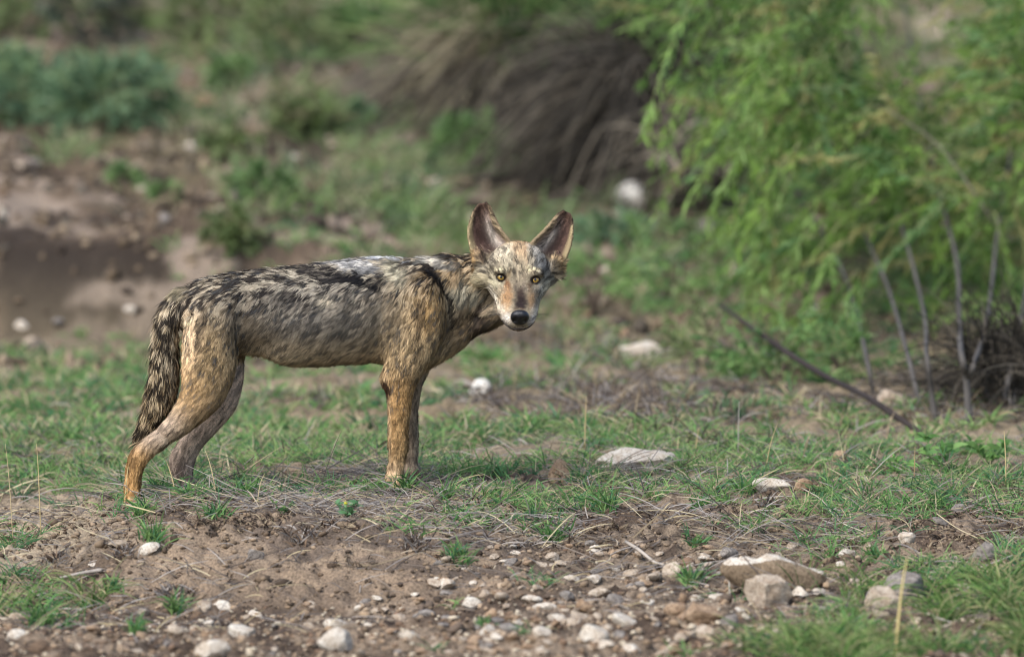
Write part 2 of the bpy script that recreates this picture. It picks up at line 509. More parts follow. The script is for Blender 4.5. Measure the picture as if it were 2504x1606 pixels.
# in the grass and beyond
S(1552,1128,190,70,'white','large flat cream rock showing through grass behind the mound',-8,.8,4,name='rock',cat='rock',rough=.2)
S(1367,1155,58,56,'tan','squarish tan stone left of the large flat cream rock',0,.8,4)
S(1504,1167,30,22,'tan','small orange-tan stone below the large flat cream rock')
S(1565,866,110,56,'white','blurred long pale rock behind the grass, right of the animal\'s head',4,.4,4,name='rock',cat='rock')
S(1460,970,36,20,'pale','small pale stone in dead brush right of the animal')
S(2175,985,84,52,'pale','pale rock behind the fallen dark branch',10,.5,4,name='rock',cat='rock')
S(2316,916,46,32,'pale','cream stone under the green shrub, left of its forked stem')
S(2190,928,34,20,'tan','tan stone in the shrub\'s shade, above the pale rock')
S(1990,770,84,38,'white','blurred whitish slab left of the shrub\'s hanging foliage',4,.5)
S(1533,820,34,40,'tan','blurred upright tan stone above the long pale rock')
S(2237,1060,34,26,'tan','tan wedge at the lower end of the fallen dark branch')
S(2055,1118,36,30,'tan','crumbly tan stone in the grass right of centre')
S(2400,1040,56,18,'pale','thin pale stone at the foot of the forked shrub stem')
S(1546,486,86,70,'chalk','bright white blurred rock high on the slope beside the ear',0,.6,4,name='rock',cat='rock')
S(1176,954,54,44,'chalk','white tilted egg-like stone behind the foreleg grass',-38,.4,4)
S(92,1109,36,36,'tan','tan pointed stone in grass at the left edge',0,.7,4)
S(54,801,42,30,'white','blurred white stone at the foot of the bank, far left')
S(8,527,26,38,'white','blurred white stone cut by the left edge on the bank')
S(667,445,62,40,'pale','blurred pale rock on the slope above the animal\'s back',0,.5,name='rock',cat='rock')
S(1066,456,52,38,'pale','blurred cream stone on the slope left of the animal\'s ear')
S(1100,560,38,30,'pale','blurred stone just beside the animal\'s left-hand ear')
S(1799,668,52,40,'pale','blurred pale stone among light green sprays')
S(1732,556,56,38,'grey','blurred grey stone right of the bright white rock')
S(965,352,66,30,'pale','blurred pale stone on the far slope, upper middle')
S(505,255,60,40,'tan','blurred sandy rock between shrubs at upper left',0,.5,name='rock',cat='rock')

# the long broken rock: a thin leaning slab with a notch, and its paler lump
def slab_rock():
    r = np.array([0, 0, 0])
    V, Fc = ICO[5]; V = V.copy()
    p = hit(1893, 1440)
    k = (p[1]+14)/14
    # outline in millimetres across (u) and up (v) of the upper edge
    u = V[:, 0]*125
    top = np.interp(u, [-125, -105, -70, -42, -36, -20, 10, 50, 90, 118, 125], [18, 26, 30, 22, 26, 37, 34, 18, 6, -4, -14])
    bot = np.interp(u, [-125, -100, -60, 0, 60, 100, 125], [-10, -34, -56, -66, -66, -56, -34])
    s = V[:, 2]
    q = np.sqrt(np.clip(1-V[:, 0]**2, 0, 1))+1e-6
    s = np.clip(s/q, -1, 1)
    s = np.sign(s)*np.abs(s)**0.7
    z = np.where(s > 0, s*top+(1-s)*(top+bot)/2, -s*bot+(1+s)*(top+bot)/2)
    yv = V[:, 1]*40 + (z)*0.15
    W = np.stack([u, yv, z], -1)/1000*k
    W += (V*((fbm(W, 26, 4, 9)-.5)*0.020)[:, None])
    me = bpy.data.meshes.new('broken_rock')
    me.from_pydata(W.tolist(), [], Fc.tolist())
    me.materials.append(SM['slab']); me.materials.append(SM['white'])
    me.polygons.foreach_set('use_smooth', np.ones(len(Fc), bool))
    me.update()
    mi = np.zeros(len(Fc), np.int32)
    cz = W[Fc].mean(1); tz = np.interp(cz[:, 0]/k*1000, [-125, -60, 10, 60, 125], [12, 14, 27, 12, -14])
    edge = (cz[:, 2]/k*1000 + 9*(fbm(cz, 30, 2, 4)-.5) > tz)
    mi[edge] = 1
    me.polygons.foreach_set('material_index', mi)
    o = bpy.data.objects.new('broken_rock', me); link(o)
    o.location = Vector(CAM + raydir(1893, 1390)*((p[1]+0.02+14)/raydir(1893, 1390)[1]))
    tag(o, 'long broken rock with pale top edge and brown underside, right foreground', 'rock')
slab_rock()

# small countable pebbles of the wash, all of one look
protos = []
for q in range(14):
    V, Fc = stone_verts(500+q, (0.030, 0.023, 0.014), 1.0, 3, .14)
    me = bpy.data.meshes.new('pebble'); me.from_pydata(V.tolist(), [], Fc.tolist())
    me.materials.append(SM[['white', 'pale', 'tan', 'tan', 'pale', 'grey', 'pale'][q % 7]])
    me.polygons.foreach_set('use_smooth', np.ones(len(Fc), bool))
    try: me.set_sharp_from_angle(angle=math.radians(35))
    except Exception: pass
    protos.append((me, ['white', 'pale', 'tan', 'tan', 'pale', 'grey', 'pale'][q % 7]))
rp_ = random.Random(3)
cnt = 0
while cnt < 230:
    px = rp_.uniform(10, 2490) if rp_.random() < .3 else rp_.gauss(1350, 420)
    py = rp_.uniform(1425, 1603) if rp_.random() < .72 else rp_.uniform(1330, 1450)
    if not 5 < px < 2495: continue
    if px < 1000 and py < 1475: continue
    if px > 1750 and rp_.random() < (px-1750)/600: continue
    if any(abs(px-a) < w*.5+8 and abs(py-b_) < h*.5+6 for a, b_, w, h in STONES): continue
    p = hit(px, py)
    pm, pk = rp_.choice(protos)
    o = bpy.data.objects.new('pebble', pm); link(o)
    s = rp_.choice([.7, .8, .9, 1.0, 1.15, 1.3, 1.6])
    o.scale = (s, s, s*rp_.uniform(.8, 1.3)); o.rotation_euler = (rp_.uniform(-.3, .3), rp_.uniform(-.35, .35), rp_.uniform(0, 6.3))
    o.location = (p[0], p[1], p[2]+0.0005*s)
    zone = ('along the bottom edge' if py > 1560 else 'on the slope above the wash' if py < 1425 else 'at the foot of the bare mound' if px < 1000 else 'between the mound and the long broken rock' if px < 1650 else 'by the grass at right')
    big = 'larger' if s > 1.1 else 'small'
    tag(o, '%s %s pebble lying in gravel %s' % (big, {'pale': 'cream', 'white': 'whitish', 'tan': 'tan', 'grey': 'grey'}[pk], zone), 'pebble', '%s %s pebbles %s' % (big, pk, zone))
    cnt += 1
# gravel too fine to count
for q in range(80):
    while True:
        px, py = rp_.uniform(0, 1750), rp_.uniform(120, 860)
        if any(abs(px-a) < w*.6+20 and abs(py-b_) < h*.6+20 for a, b_, w, h in STONES): continue
        if (380 < px < 1420 and py > 600) or (px < 420 and 560 < py < 760): continue
        break
    p = hit(px, py); pm, pk = rp_.choice(protos)
    o = bpy.data.objects.new('slope_stone', pm); link(o); s = rp_.uniform(.9, 2.0)
    o.scale = (s, s, s*1.3); o.rotation_euler = (rp_.uniform(-.2, .2), rp_.uniform(-.3, .3), rp_.uniform(0, 6.3)); o.location = (p[0], p[1], p[2]+.006*s)
    zone = 'on the bank behind the hind legs' if px < 450 else 'on the slope above the back' if px < 1150 else 'on the slope right of the head'
    tag(o, 'blurred %s stone %s' % ({'pale': 'cream', 'white': 'whitish', 'tan': 'tan', 'grey': 'grey'}[pk], zone), 'stone', '%s stones %s' % (pk, zone))
def gravel():
    mb = []; n = 26000
    V0, F0 = ICO[2] if False else ico(1)
    x = rng.uniform(-1.35, 1.35, n); y = rng.uniform(-2.3, 0.3, n)
    z = ground_h(x, y)
    px, py = proj(np.stack([x, y, z], -1))
    wz = sstep(1440, 1500, py)*1.0 + 0.5*sstep(1300, 1400, py)*sstep(1050, 1250, px)
    dens = sstep(1440, 1500, py)*1.0 + 0.55 + 0.2*sstep(1300, 1400, py)*sstep(1050, 1250, px)
    dens *= 0.4+1.2*noise(np.stack([x, y], -1), 6, 77)
    keep = rng.random(n) < dens
    x, y, z, wz = x[keep], y[keep], z[keep], wz[keep]; n = len(x)
    s = np.exp(rng.normal(-5.35, .45, n))
    R = rng.normal(size=(n, 3, 3)); Q = np.linalg.qr(R)[0]
    W = V0[None]*(1+rng.uniform(-.35, .35, (n, len(V0), 1)))
    W = np.einsum('nij,nvj->nvi', Q, W*rng.uniform(.5, 1.2, (n, 1, 3)))*s[:, None, None]
    W[..., 2] *= .7
    W += np.stack([x, y, z+s*.2], -1)[:, None]
    Fq = F0[None]+(np.arange(n)*len(V0))[:, None, None]
    pal = lin(np.array([(186, 172, 150), (150, 128, 104), (120, 98, 80), (160, 140, 118), (104, 90, 78)]))
    cc = pal[rng.integers(0, 5, n)]*rng.uniform(.75, 1.15, (n, 1))
    so = lin(np.array([(132, 114, 94), (108, 92, 76), (84, 72, 61), (150, 130, 108)]))[rng.integers(0, 4, n)]*rng.uniform(.7, 1.1, (n, 1))
    cc = np.where((rng.random(n) < wz*.75)[:, None], cc, so)
    o = np_mesh('gravel', W.reshape(-1, 3), Fq.reshape(-1, 3), np.repeat(cc, len(V0), 0), vattr_mat('gravel_bits', .9, .15, bump=.5, bscale=300))
    tag(o, 'fine brown and cream gravel scattered over the soil', 'gravel', kind='stuff')
gravel()

def hill_clods():
    n = 16000; V0, F0 = ico(1)
    x = rng.uniform(-2.3, 2.3, n); y = rng.uniform(3.6, 13, n); x *= (14+y)/19
    z = ground_h(x, y); px, py = proj(np.stack([x, y, z], -1))
    keep = rng.random(n) < (.35+.65*(px < 700))*sstep(.3, .6, fbm(np.stack([x, y], -1), 3.0, 2, 171))*1.5*np.where((y > 4.5) & (y < 5.3) & (x < 0), .25, 1)
    x, y, z = x[keep], y[keep], z[keep]; n = len(x)
    s = np.exp(rng.normal(-4.25, .45, n))
    W = V0[None]*(1+rng.uniform(-.4, .4, (n, len(V0), 1)))*rng.uniform(.5, 1.3, (n, 1, 3))*s[:, None, None]
    W += np.stack([x, y, z+s*.1], -1)[:, None]
    Fq = F0[None]+(np.arange(n)*len(V0))[:, None, None]
    pal = lin(np.array([(112, 97, 80), (86, 74, 62), (136, 120, 100), (66, 57, 50), (102, 88, 72), (96, 88, 78)]))
    cc = pal[rng.integers(0, 6, n)]*rng.uniform(.7, 1.15, (n, 1))
    o = np_mesh('soil_crumbs', W.reshape(-1, 3), Fq.reshape(-1, 3), np.repeat(cc, len(V0), 0), vattr_mat('crumbs', .95, .1))
    tag(o, 'blurred crumbly clods covering the brown bank and slope behind', 'soil crumbs', kind='stuff')
hill_clods()
# ------------------------------------------------------------------ the coyote
def chain(nodes, sub=6, nseg=28, cap=(1, 1)):
    """nodes: (px, py, Y, a, b) a = half thickness across in the side view, b = half thickness in depth (both mm)"""
    N = np.array(nodes, float)
    C = np.array([at(*n[:3]) for n in N])
    k = (N[:, 2:3]+14)/14/1000
    D = catmull(np.hstack([C, N[:, 3:5]*k]), sub)
    C, A, B = D[:, :3], D[:, 3], D[:, 4]
    T = np.gradient(C, axis=0); T /= np.linalg.norm(T, axis=1, keepdims=True)
    if cap[0]:
        r = min(A[0], B[0])
        C = np.vstack([C[0]-T[0]*r*.95, C[0]-T[0]*r*.8, C[0]-T[0]*r*.45, C]); T = np.vstack([T[:1]]*3+[T])
        A = np.r_[A[0]*.12, A[0]*.6, A[0]*.88, A]; B = np.r_[B[0]*.12, B[0]*.6, B[0]*.88, B]
    if cap[1]:
        r = min(A[-1], B[-1])
        C = np.vstack([C, C[-1]+T[-1]*r*.45, C[-1]+T[-1]*r*.8, C[-1]+T[-1]*r*.95]); T = np.vstack([T]+[T[-1:]]*3)
        A = np.r_[A, A[-1]*.88, A[-1]*.6, A[-1]*.12]; B = np.r_[B, B[-1]*.88, B[-1]*.6, B[-1]*.12]
    Yd = np.array([0, 1.0, 0]) - T*T[:, 1:2]; Yd /= np.linalg.norm(Yd, axis=1, keepdims=True)
    Sd = np.cross(T, Yd)
    th = np.linspace(0, 2*np.pi, nseg, endpoint=False)
    V = C[:, None] + A[:, None, None]*np.cos(th)[None, :, None]*Sd[:, None] + B[:, None, None]*np.sin(th)[None, :, None]*Yd[:, None]
    return grid_closed(V)

def grid_closed(V):
    """rings (n,m,3) -> closed mesh with fan ends"""
    n, m, _ = V.shape
    i = np.arange(n-1)[:, None]*m; j = np.arange(m)[None]
    a = i+j; b = i+(j+1) % m
    Fq = np.stack([a, b, b+m, a+m], -1).reshape(-1, 4).tolist()
    W = V.reshape(-1, 3).tolist()
    c0 = len(W); W.append(V[0].mean(0).tolist()); c1 = len(W); W.append(V[-1].mean(0).tolist())
    for q in range(m):
        Fq.append([c0, (q+1) % m, q]); Fq.append([c1, (n-1)*m+q, (n-1)*m+(q+1) % m])
    return W, Fq

def torso():
    # px, top, bottom, Y, half depth ; upright sections
    R = [(432, 722, 790, -.085, 34), (452, 704, 822, -.085, 54), (480, 690, 850, -.082, 70), (520, 677, 862, -.078, 80), (570, 668, 868, -.07, 84),
         (620, 662, 868, -.058, 82), (670, 657, 878, -.045, 84), (720, 653, 889, -.03, 88), (780, 646, 892, -.015, 93), (850, 637, 887, 0.0, 94),
         (915, 631, 886, .012, 90), (970, 632, 890, .02, 84), (1020, 633, 893, .028, 76), (1060, 628, 888, .034, 68), (1100, 622, 862, .04, 58), (1128, 632, 825, .045, 44)]
    R = catmull(np.array(R, float), 4)
    rings = []
    th = np.linspace(0, 2*np.pi, 40, endpoint=False)
    for px, t, b_, Y, d in R:
        hh = (b_-t)/2; m = (b_+t)/2
        ring = []
        for a in th:
            ca, sa = math.cos(a), math.sin(a)
            # slab-sided, narrower towards the belly
            wid = d/1000*(1.0 if ca > 0 else 1.0+0.22*ca)*np.sign(sa)*abs(sa)**.9
            p = at(px, m - hh*np.sign(ca)*abs(ca)**.92, Y)
            ring.append(p + np.array([0, wid, 0]))
        rings.append(ring)
    return grid_closed(np.array(rings))

# the head's own frame: f forward along the muzzle, u up, r to the picture's right
AL, PSI, RO = math.radians(24), math.radians(4), math.radians(4.0)
Tc = -FWD
hF = math.cos(AL)*Tc - math.sin(AL)*UPV
hU = math.sin(AL)*Tc + math.cos(AL)*UPV
hR = RGT.copy()
hF, hR = math.cos(PSI)*hF + math.sin(PSI)*hR, math.cos(PSI)*hR - math.sin(PSI)*hF
def rot_about(v, k, a): return v*math.cos(a)+np.cross(k, v)*math.sin(a)+k*(k@v)*(1-math.cos(a))
hF, hU, hR = [rot_about(v, Tc, -RO) for v in (hF, hU, hR)]
hO = at(1268, 681, -.055)
def H(f, u, r): return hO + (np.multiply.outer(f, hF)+np.multiply.outer(u, hU)+np.multiply.outer(r, hR))/1000
def toH(P):
    v = (np.asarray(P)-hO)*1000
    return v@hF, v@hU, v@hR

def headmesh():
    #   f     cu    w   top  bot  squareness
    R = [(-118, -6, 46, 44, 52, 1), (-100, -6, 64, 58, 62, 1), (-72, -6, 74, 70, 70, 1), (-45, -6, 78, 77, 74, 1), (-20, -8, 76, 68, 74, .95),
         (-2, -12, 68, 50, 74, .9), (12, -18, 60, 36, 70, .85), (26, -27, 57, 30, 66, .8), (44, -37, 53, 26, 60, .75), (64, -43, 49, 24, 54, .72),
         (84, -48, 44, 22, 48, .9), (100, -51, 39, 21, 44, .95), (112, -54, 31, 19, 36, 1), (120, -57, 24, 14, 26, 1), (124, -56, 8, 6, 10, 1)]
    R = catmull(np.array(R, float), 4)
    th = np.linspace(0, 2*np.pi, 40, endpoint=False)
    rings = []
    for f, cu, w, t, b_, sq in R:
        rings.append([H(f, cu + (t if math.cos(a) > 0 else b_)*np.sign(math.cos(a))*abs(math.cos(a))**sq, w*np.sign(math.sin(a))*abs(math.sin(a))**sq) for a in th])
    V = np.array(rings)[:, ::-1]
    return grid_closed(V)

EARS = [dict(base=(1213, 622), tip=(1180, 497), bend=(-14, 0), w=[54, 49, 41, 32, 22, 9], Y=-.02, s=-1),
        dict(base=(1328, 630), tip=(1386, 519), bend=(8, 6), w=[52, 46, 38, 30, 21, 9], Y=-.02, s=1)]
def ear_frame(e):
    B, Tp = at(*e['base'], e['Y']), at(*e['tip'], e['Y']+.012)
    ax = Tp-B; L = np.linalg.norm(ax); ax /= L
    fc = Tc + RGT*0.16*e['s']; fc = fc-ax*(fc@ax); fc /= np.linalg.norm(fc)
    sd_ = np.cross(ax, fc)        # to the picture's right
    return B, ax, L, fc, sd_
def earmesh(e):
    B, ax, L, fc, sd_ = ear_frame(e)
    nt_, ns = 26, 17
    t = np.linspace(-.25, 1, nt_); s = np.linspace(-1, 1, ns)
    w = np.interp(t, [-.25, 0, .25, .5, .72, .9, 1], [e['w'][0], e['w'][0], e['w'][1], e['w'][2], e['w'][3], e['w'][4], e['w'][5]])/1000
    cup = np.interp(t, [-.25, .3, .7, 1], [.030, .030, .020, .006])
    bend = (e['bend'][0]/1000)*np.sin(np.clip(t, 0, 1)*np.pi)
    P = B + ax*(t*L)[:, None]
    Q = P[:, None] + sd_*(w[:, None]*s[None])[..., None] + sd_*bend[:, None, None] - fc*((cup[:, None]*(1-np.abs(s)**2.2)[None])-.004)[..., None]
    nm = np.cross(np.gradient(Q, axis=0), np.gradient(Q, axis=1)); nm /= np.linalg.norm(nm, axis=2, keepdims=True)+1e-12
    nm *= np.sign(np.sum(nm*fc, -1, keepdims=True)+1e-9)
    back, front = Q-nm*.0042, Q+nm*.0042
    ring = np.concatenate([front, back[:, ::-1]], 1)
    return grid_closed(ring)

parts = [torso(), headmesh()]
# neck, bending from the shoulders round to the head that faces us
parts.append(chain([(1050, 735, .036, 98, 60), (1100, 724, .05, 94, 56), (1150, 714, .068, 90, 52), (1200, 700, .075, 82, 52), (1240, 690, .065, 64, 52)]))
# throat / brisket
parts.append(chain([(1040, 850, .03, 50, 50), (1095, 832, .04, 36, 40), (1145, 800, .05, 31, 38), (1190, 776, .05, 31, 40), (1235, 750, .05, 30, 38)]))
# near shoulder and foreleg
parts.append(chain([(1035, 690, -.028, 44, 26), (1030, 750, -.034, 62, 32), (1020, 815, -.036, 62, 33), (1000, 868, -.034, 52, 31), (984, 915, -.032, 44, 28),
                    (978, 955, -.030, 35, 25), (976, 1005, -.028, 29, 22), (974, 1055, -.026, 26, 20), (974, 1092, -.026, 25, 20), (971, 1125, -.026, 20, 18), (965, 1157, -.030, 22, 19), (964, 1178, -.036, 22, 19)]))
parts.append(chain([(962, 890, -.03, 20, 18), (946, 920, -.03, 17, 15), (944, 940, -.03, 13, 13)]))       # elbow
# far foreleg
parts.append(chain([(1030, 800, .09, 56, 28), (1010, 880, .095, 46, 28), (1000, 940, .10, 34, 24), (1001, 1010, .10, 23, 20), (1004, 1070, .10, 20, 18), (1005, 1110, .10, 18, 17), (1004, 1135, .10, 18, 17), (1010, 1150, .095, 19, 18)]))
# near hind leg
parts.append(chain([(520, 745, -.13, 56, 34), (516, 800, -.14, 72, 40), (514, 858, -.145, 72, 40), (508, 912, -.148, 66, 36), (494, 962, -.150, 56, 31), (462, 1008, -.152, 41, 25),
                    (424, 1046, -.154, 31, 20), (386, 1076, -.156, 26, 17), (350, 1104, -.158, 26, 17), (331, 1138, -.160, 23, 17), (325, 1178, -.163, 21, 16), (323, 1212, -.168, 20, 17), (327, 1236, -.176, 22, 19)]))
# far hind leg
parts.append(chain([(550, 800, -.04, 50, 30), (556, 870, -.03, 46, 28), (562, 925, -.02, 36, 24), (548, 985, -.015, 34, 22), (512, 1035, -.01, 29, 20), (470, 1080, -.005, 29, 19), (446, 1122, 0, 33, 18),
                    (447, 1155, 0.0, 28, 16), (456, 1180, 0.0, 20, 15), (462, 1200, -.008, 20, 16)]))
# tail
TAIL = [(452, 722, -.10, 26, 22), (424, 752, -.115, 27, 24), (408, 800, -.125, 27, 24), (405, 850, -.128, 29, 24), (402, 905, -.126, 33, 26), (393, 960, -.124, 34, 25), (376, 1005, -.122, 27, 22), (351, 1045, -.122, 14, 12), (335, 1062, -.127, 5, 5)]
parts.append(chain(TAIL))
# paws: toes of the feet that show
def toes(px, py, Y, r, n=4, dirx=.55):
    for q in range(n):
        o = (q-(n-1)/2)
        parts.append(chain([(px-4+o*3*dirx, py-12, Y+o*.010, r*.9, r*.8), (px+6+o*2, py-3, Y-.012+o*.010, r, r*.8), (px+12+o*2, py+3, Y-.024+o*.011, r*.85, r*.75)]))
toes(964, 1182, -.038, 11); toes(1012, 1158, .09, 9); toes(328, 1242, -.182, 11); toes(462, 1204, -.012, 9)
def ball(c, rx, ry, rz, axes):
    th = np.linspace(.02, np.pi-.02, 14); ph = np.linspace(0, 2*np.pi, 20, endpoint=False)
    V = np.stack([np.sin(th)[:, None]*np.cos(ph)[None]*rx, np.sin(th)[:, None]*np.sin(ph)[None]*ry, np.cos(th)[:, None]*rz*np.ones(20)[None]], -1)/1000
    return grid_closed(V@np.array(axes)+c)
parts.append(ball(at(1176, 640, -.028), 11, 28, 12, [RGT*.96+UPV*.2, UPV*.96-RGT*.25, Tc]))
parts.append(ball(at(1358, 640, -.026), 10, 32, 12, [RGT*.96-UPV*.2, UPV*.94+RGT*.3, Tc]))
for sg in (-1, 1):
    parts.append(ball(H(-36, -14, sg*(58 if sg > 0 else 70)), 26, 36, 28, [hF, hU*.9+hR*sg*.1, hR]))
    parts.append(ball(H(4, 17, sg*44), 12, 8, 16, [hF, hU, hR]))
    parts.append(ball(H(88, -62, sg*22), 26, 13, 14, [hF, hU, hR]))
for e in EARS: parts.append(earmesh(e))

V_all, F_all, o_ = [], [], 0
for V, Fc in parts:
    V_all += [list(map(float, v)) for v in V]; F_all += [[i+o_ for i in f] for f in Fc]; o_ += len(V)
me = bpy.data.meshes.new('body_raw'); me.from_pydata(V_all, [], F_all); me.update()
bm = bmesh.new(); bm.from_mesh(me); bmesh.ops.recalc_face_normals(bm, faces=bm.faces); bm.to_mesh(me); bm.free()
tmp = bpy.data.objects.new('body_raw', me); col_.objects.link(tmp)
md = tmp.modifiers.new('r', 'REMESH'); md.mode = 'VOXEL'; md.voxel_size = 0.0034
dg = bpy.context.evaluated_depsgraph_get(); dg.update()
ev = tmp.evaluated_get(dg); m2 = bpy.data.meshes.new_from_object(ev)
bpy.data.objects.remove(tmp)
nv = len(m2.vertices)
BV = np.empty(nv*3, np.float64); m2.vertices.foreach_get('co', BV); BV = BV.reshape(-1, 3)
BE = np.empty(len(m2.edges)*2, np.int32); m2.edges.foreach_get('vertices', BE); BE = BE.reshape(-1, 2)
deg = np.bincount(BE.ravel(), minlength=nv).astype(float)
def ear_w(P):
    w = np.zeros(len(P))
    for e in EARS:
        B, ax, L, fc, sd_ = ear_frame(e)
        v = P-B; t = v@ax/L; s = v@sd_; d = v@fc
        w = np.maximum(w, sstep(.02, .22, t)*(np.abs(s) < .06)*(np.abs(d) < .07))
    return w
def smooth_body(it, lam=0.6, keep=None):
    global BV
    for _ in range(it):
        s = np.zeros_like(BV)
        for ax in range(3):
            s[:, ax] = np.bincount(BE[:, 0], BV[BE[:, 1], ax], nv)+np.bincount(BE[:, 1], BV[BE[:, 0], ax], nv)
        d = s/deg[:, None]-BV
        BV = BV + d*lam*(1-keep)[:, None]
u0, v0 = proj(BV)
f0, uu0, r0 = toH(BV)
headw = sstep(-120, -85, f0)*(np.abs(r0) < 105)*(uu0 < 110)*(uu0 > -110)*(u0 > 1130)
ew = ear_w(BV)
keep = np.clip(np.maximum(ew*.93, headw*.72), 0, 1)
legk = sstep(1000, 1120, v0)*.6
keep = np.maximum(keep, legk)
smooth_body(38, .6, keep)

def normals():
    m2.vertices.foreach_set('co', BV.ravel().astype(np.float32)); m2.update()
    n = np.empty(nv*3, np.float32); m2.vertices.foreach_get('normal', n) if False else m2.vertex_normals.foreach_get('vector', n)
    return n.reshape(-1, 3).astype(float)
BN = normals()
u0, v0 = proj(BV); near = (BN[:, 1] < 0.25)
# ---- sculpting: muscles and hollows (side view positions, amount in mm, + is out)
def brush2(cx, cy, sx, sy, rot, amt, mask):
    a = math.radians(rot); dx, dy = u0-cx, v0-cy
    x = dx*math.cos(a)+dy*math.sin(a); y = -dx*math.sin(a)+dy*math.cos(a)
    w = np.exp(-.5*((x/sx)**2+(y/sy)**2))*mask
    BV[:] += BN*(w*amt/1000)[:, None]
bodyn = near*(1-headw)*(1-ew)
for a in [(905, 700, 50, 14, 15, -6), (590, 790, 14, 60, 10, -10), (640, 850, 34, 22, -20, -12), (930, 800, 12, 60, 10, -7), (1090, 730, 14, 60, -18, -5), (1050, 700, 14, 60, -12, 6),
          (1170, 772, 16, 36, 8, -14), (1120, 775, 14, 40, 20, 5), (800, 770, 60, 60, 0, 5), (450, 800, 14, 50, 0, -6), (492, 800, 16, 60, 8, 5), (700, 880, 30, 14, 0, 5), (400, 1062, 26, 7, 35, -5),
          (470, 768, 5, 5, 0, -9), (470, 768, 13, 13, 0, 5), (966, 1080, 5, 60, 2, 3), (760, 740, 8, 60, 12, 2.5), (800, 745, 8, 60, 14, -2.5), (835, 750, 8, 60, 14, 2.5), (870, 750, 8, 60, 14, -2.5)]:
    brush2(*a, bodyn)
f0, uu0, r0 = toH(BV)
def brushH(f, u, r, s, amt, sym=True, dirn=None):
    for sg in ((1, -1) if sym else (1,)):
        w = np.exp(-.5*(((f0-f)/s[0])**2+((uu0-u)/s[1])**2+((r0-sg*r)/s[2])**2))*headw*(1-ew)
        BV[:] += (BN if dirn is None else dirn)*(w*amt/1000)[:, None]
brushH(22, 2, 44, (18, 10, 12), -9)           # eye sockets
brushH(10, 20, 42, (14, 8, 16), 6)            # brows
brushH(30, 12, 0, (26, 16, 12), -4, False); brushH(60, -36, 46, (26, 14, 10), -5); brushH(40, -14, 20, (22, 10, 8), 2.5)    # stop
brushH(35, -32, 48, (16, 10, 12), -3)         # under the eyes
brushH(70, -60, 34, (22, 10, 10), 3)          # lips
brushH(100, -78, 0, (14, 8, 14), 2, False)
brushH(-10, 58, 0, (20, 20, 10), -3, False)
smooth_body(2, .5, keep*.6)
BN = normals()
m2.name = 'body'
body = bpy.data.objects.new('body', m2)
coyote = empty('coyote', (at(700, 1200, -.05)[0], -.05, 0.0))
tag(coyote, 'lean mottled coyote standing side-on on the mound, head turned to the camera', 'coyote')
link(body, coyote); body.location = -coyote.location
m2.polygons.foreach_set('use_smooth', np.ones(len(m2.polygons), bool))

# ---- colouring of the coat
FC = lambda x, y: (1080+x*.25974, 460+y*.25974)      # face notes were taken in an enlarged crop
BODY_BASE = lin((138, 122, 98))
BL = [  # px, py, sx, sy, rot, colour, strength   (side view, coat colours, plus painted shade in the throat crease)
 (750, 860, 190, 40, 0, (186, 162, 126), .85), (760, 780, 160, 40, 0, (122, 113, 100), .85), (760, 700, 230, 36, -5, (108, 100, 90), .8),
 (640, 820, 40, 34, 0, (178, 158, 130), .6), (700, 880, 60, 18, 0, (196, 174, 136), .7),
 (560, 690, 120, 26, -8, (118, 102, 80), .8), (520, 860, 70, 90, 0, (156, 128, 86), .9), (610, 770, 22, 60, 10, (96, 82, 64), .75), (565, 790, 26, 60, 8, (98, 84, 66), .5),
 (452, 870, 26, 80, 0, (222, 184, 136), .95), (455, 820, 22, 40, 0, (228, 196, 156), .9), (490, 1000, 50, 40, -40, (158, 130, 92), .8), (395, 1045, 60, 26, -35, (190, 168, 146), .95),
 (470, 960, 30, 40, 20, (188, 150, 98), .5),
 (335, 1120, 40, 26, 0, (176, 136, 84), .8), (322, 1190, 34, 62, 0, (184, 140, 84), .95),
 (1010, 720, 46, 70, 0, (146, 122, 86), .8), (1050, 760, 30, 70, 10, (172, 136, 84), .85), (990, 860, 50, 50, 0, (172, 144, 102), .85), (960, 870, 30, 40, 0, (190, 162, 120), .6), (1080, 850, 40, 34, -30, (180, 156, 118), .8),
 (975, 1040, 40, 100, 0, (190, 150, 98), .95), (985, 960, 40, 40, 0, (184, 142, 88), .7), (946, 1060, 7, 100, 0, (214, 186, 150), .8), (960, 1160, 24, 26, 0, (196, 166, 130), .9),
 (1120, 660, 50, 34, -5, (172, 136, 86), .8), (1145, 715, 30, 24, 0, (166, 148, 114), .6), (1110, 740, 20, 34, 0, (176, 162, 130), .5), (1140, 800, 60, 30, -30, (136, 112, 80), .85),
 (1178, 770, 13, 44, 6, (44, 34, 28), .9), (1195, 790, 20, 24, 0, (96, 78, 58), .6), (1134, 740, 10, 50, 12, (92, 76, 58), .6),  # first blob paints the shadow of the crease below the jaw
]
def blobs(c, X, Y, L, gate=None, sharp=False):
    for cx, cy, sx, sy, rot, colr, s in L:
        a = math.radians(rot); dx, dy = X-cx, Y-cy
        x = dx*math.cos(a)+dy*math.sin(a); y = -dx*math.sin(a)+dy*math.cos(a)
        q = (x/sx)**2+(y/sy)**2
        w = s*np.exp(-.5*q*np.where(q > 1, 1.15, 1)) if not sharp else s*np.exp(-.42*np.abs(q)**1.7)
        if gate is not None: w = w*gate
        c = mix(c, lin(colr), np.clip(w, 0, 1))
    return c
FBASE = lin((158, 146, 122))
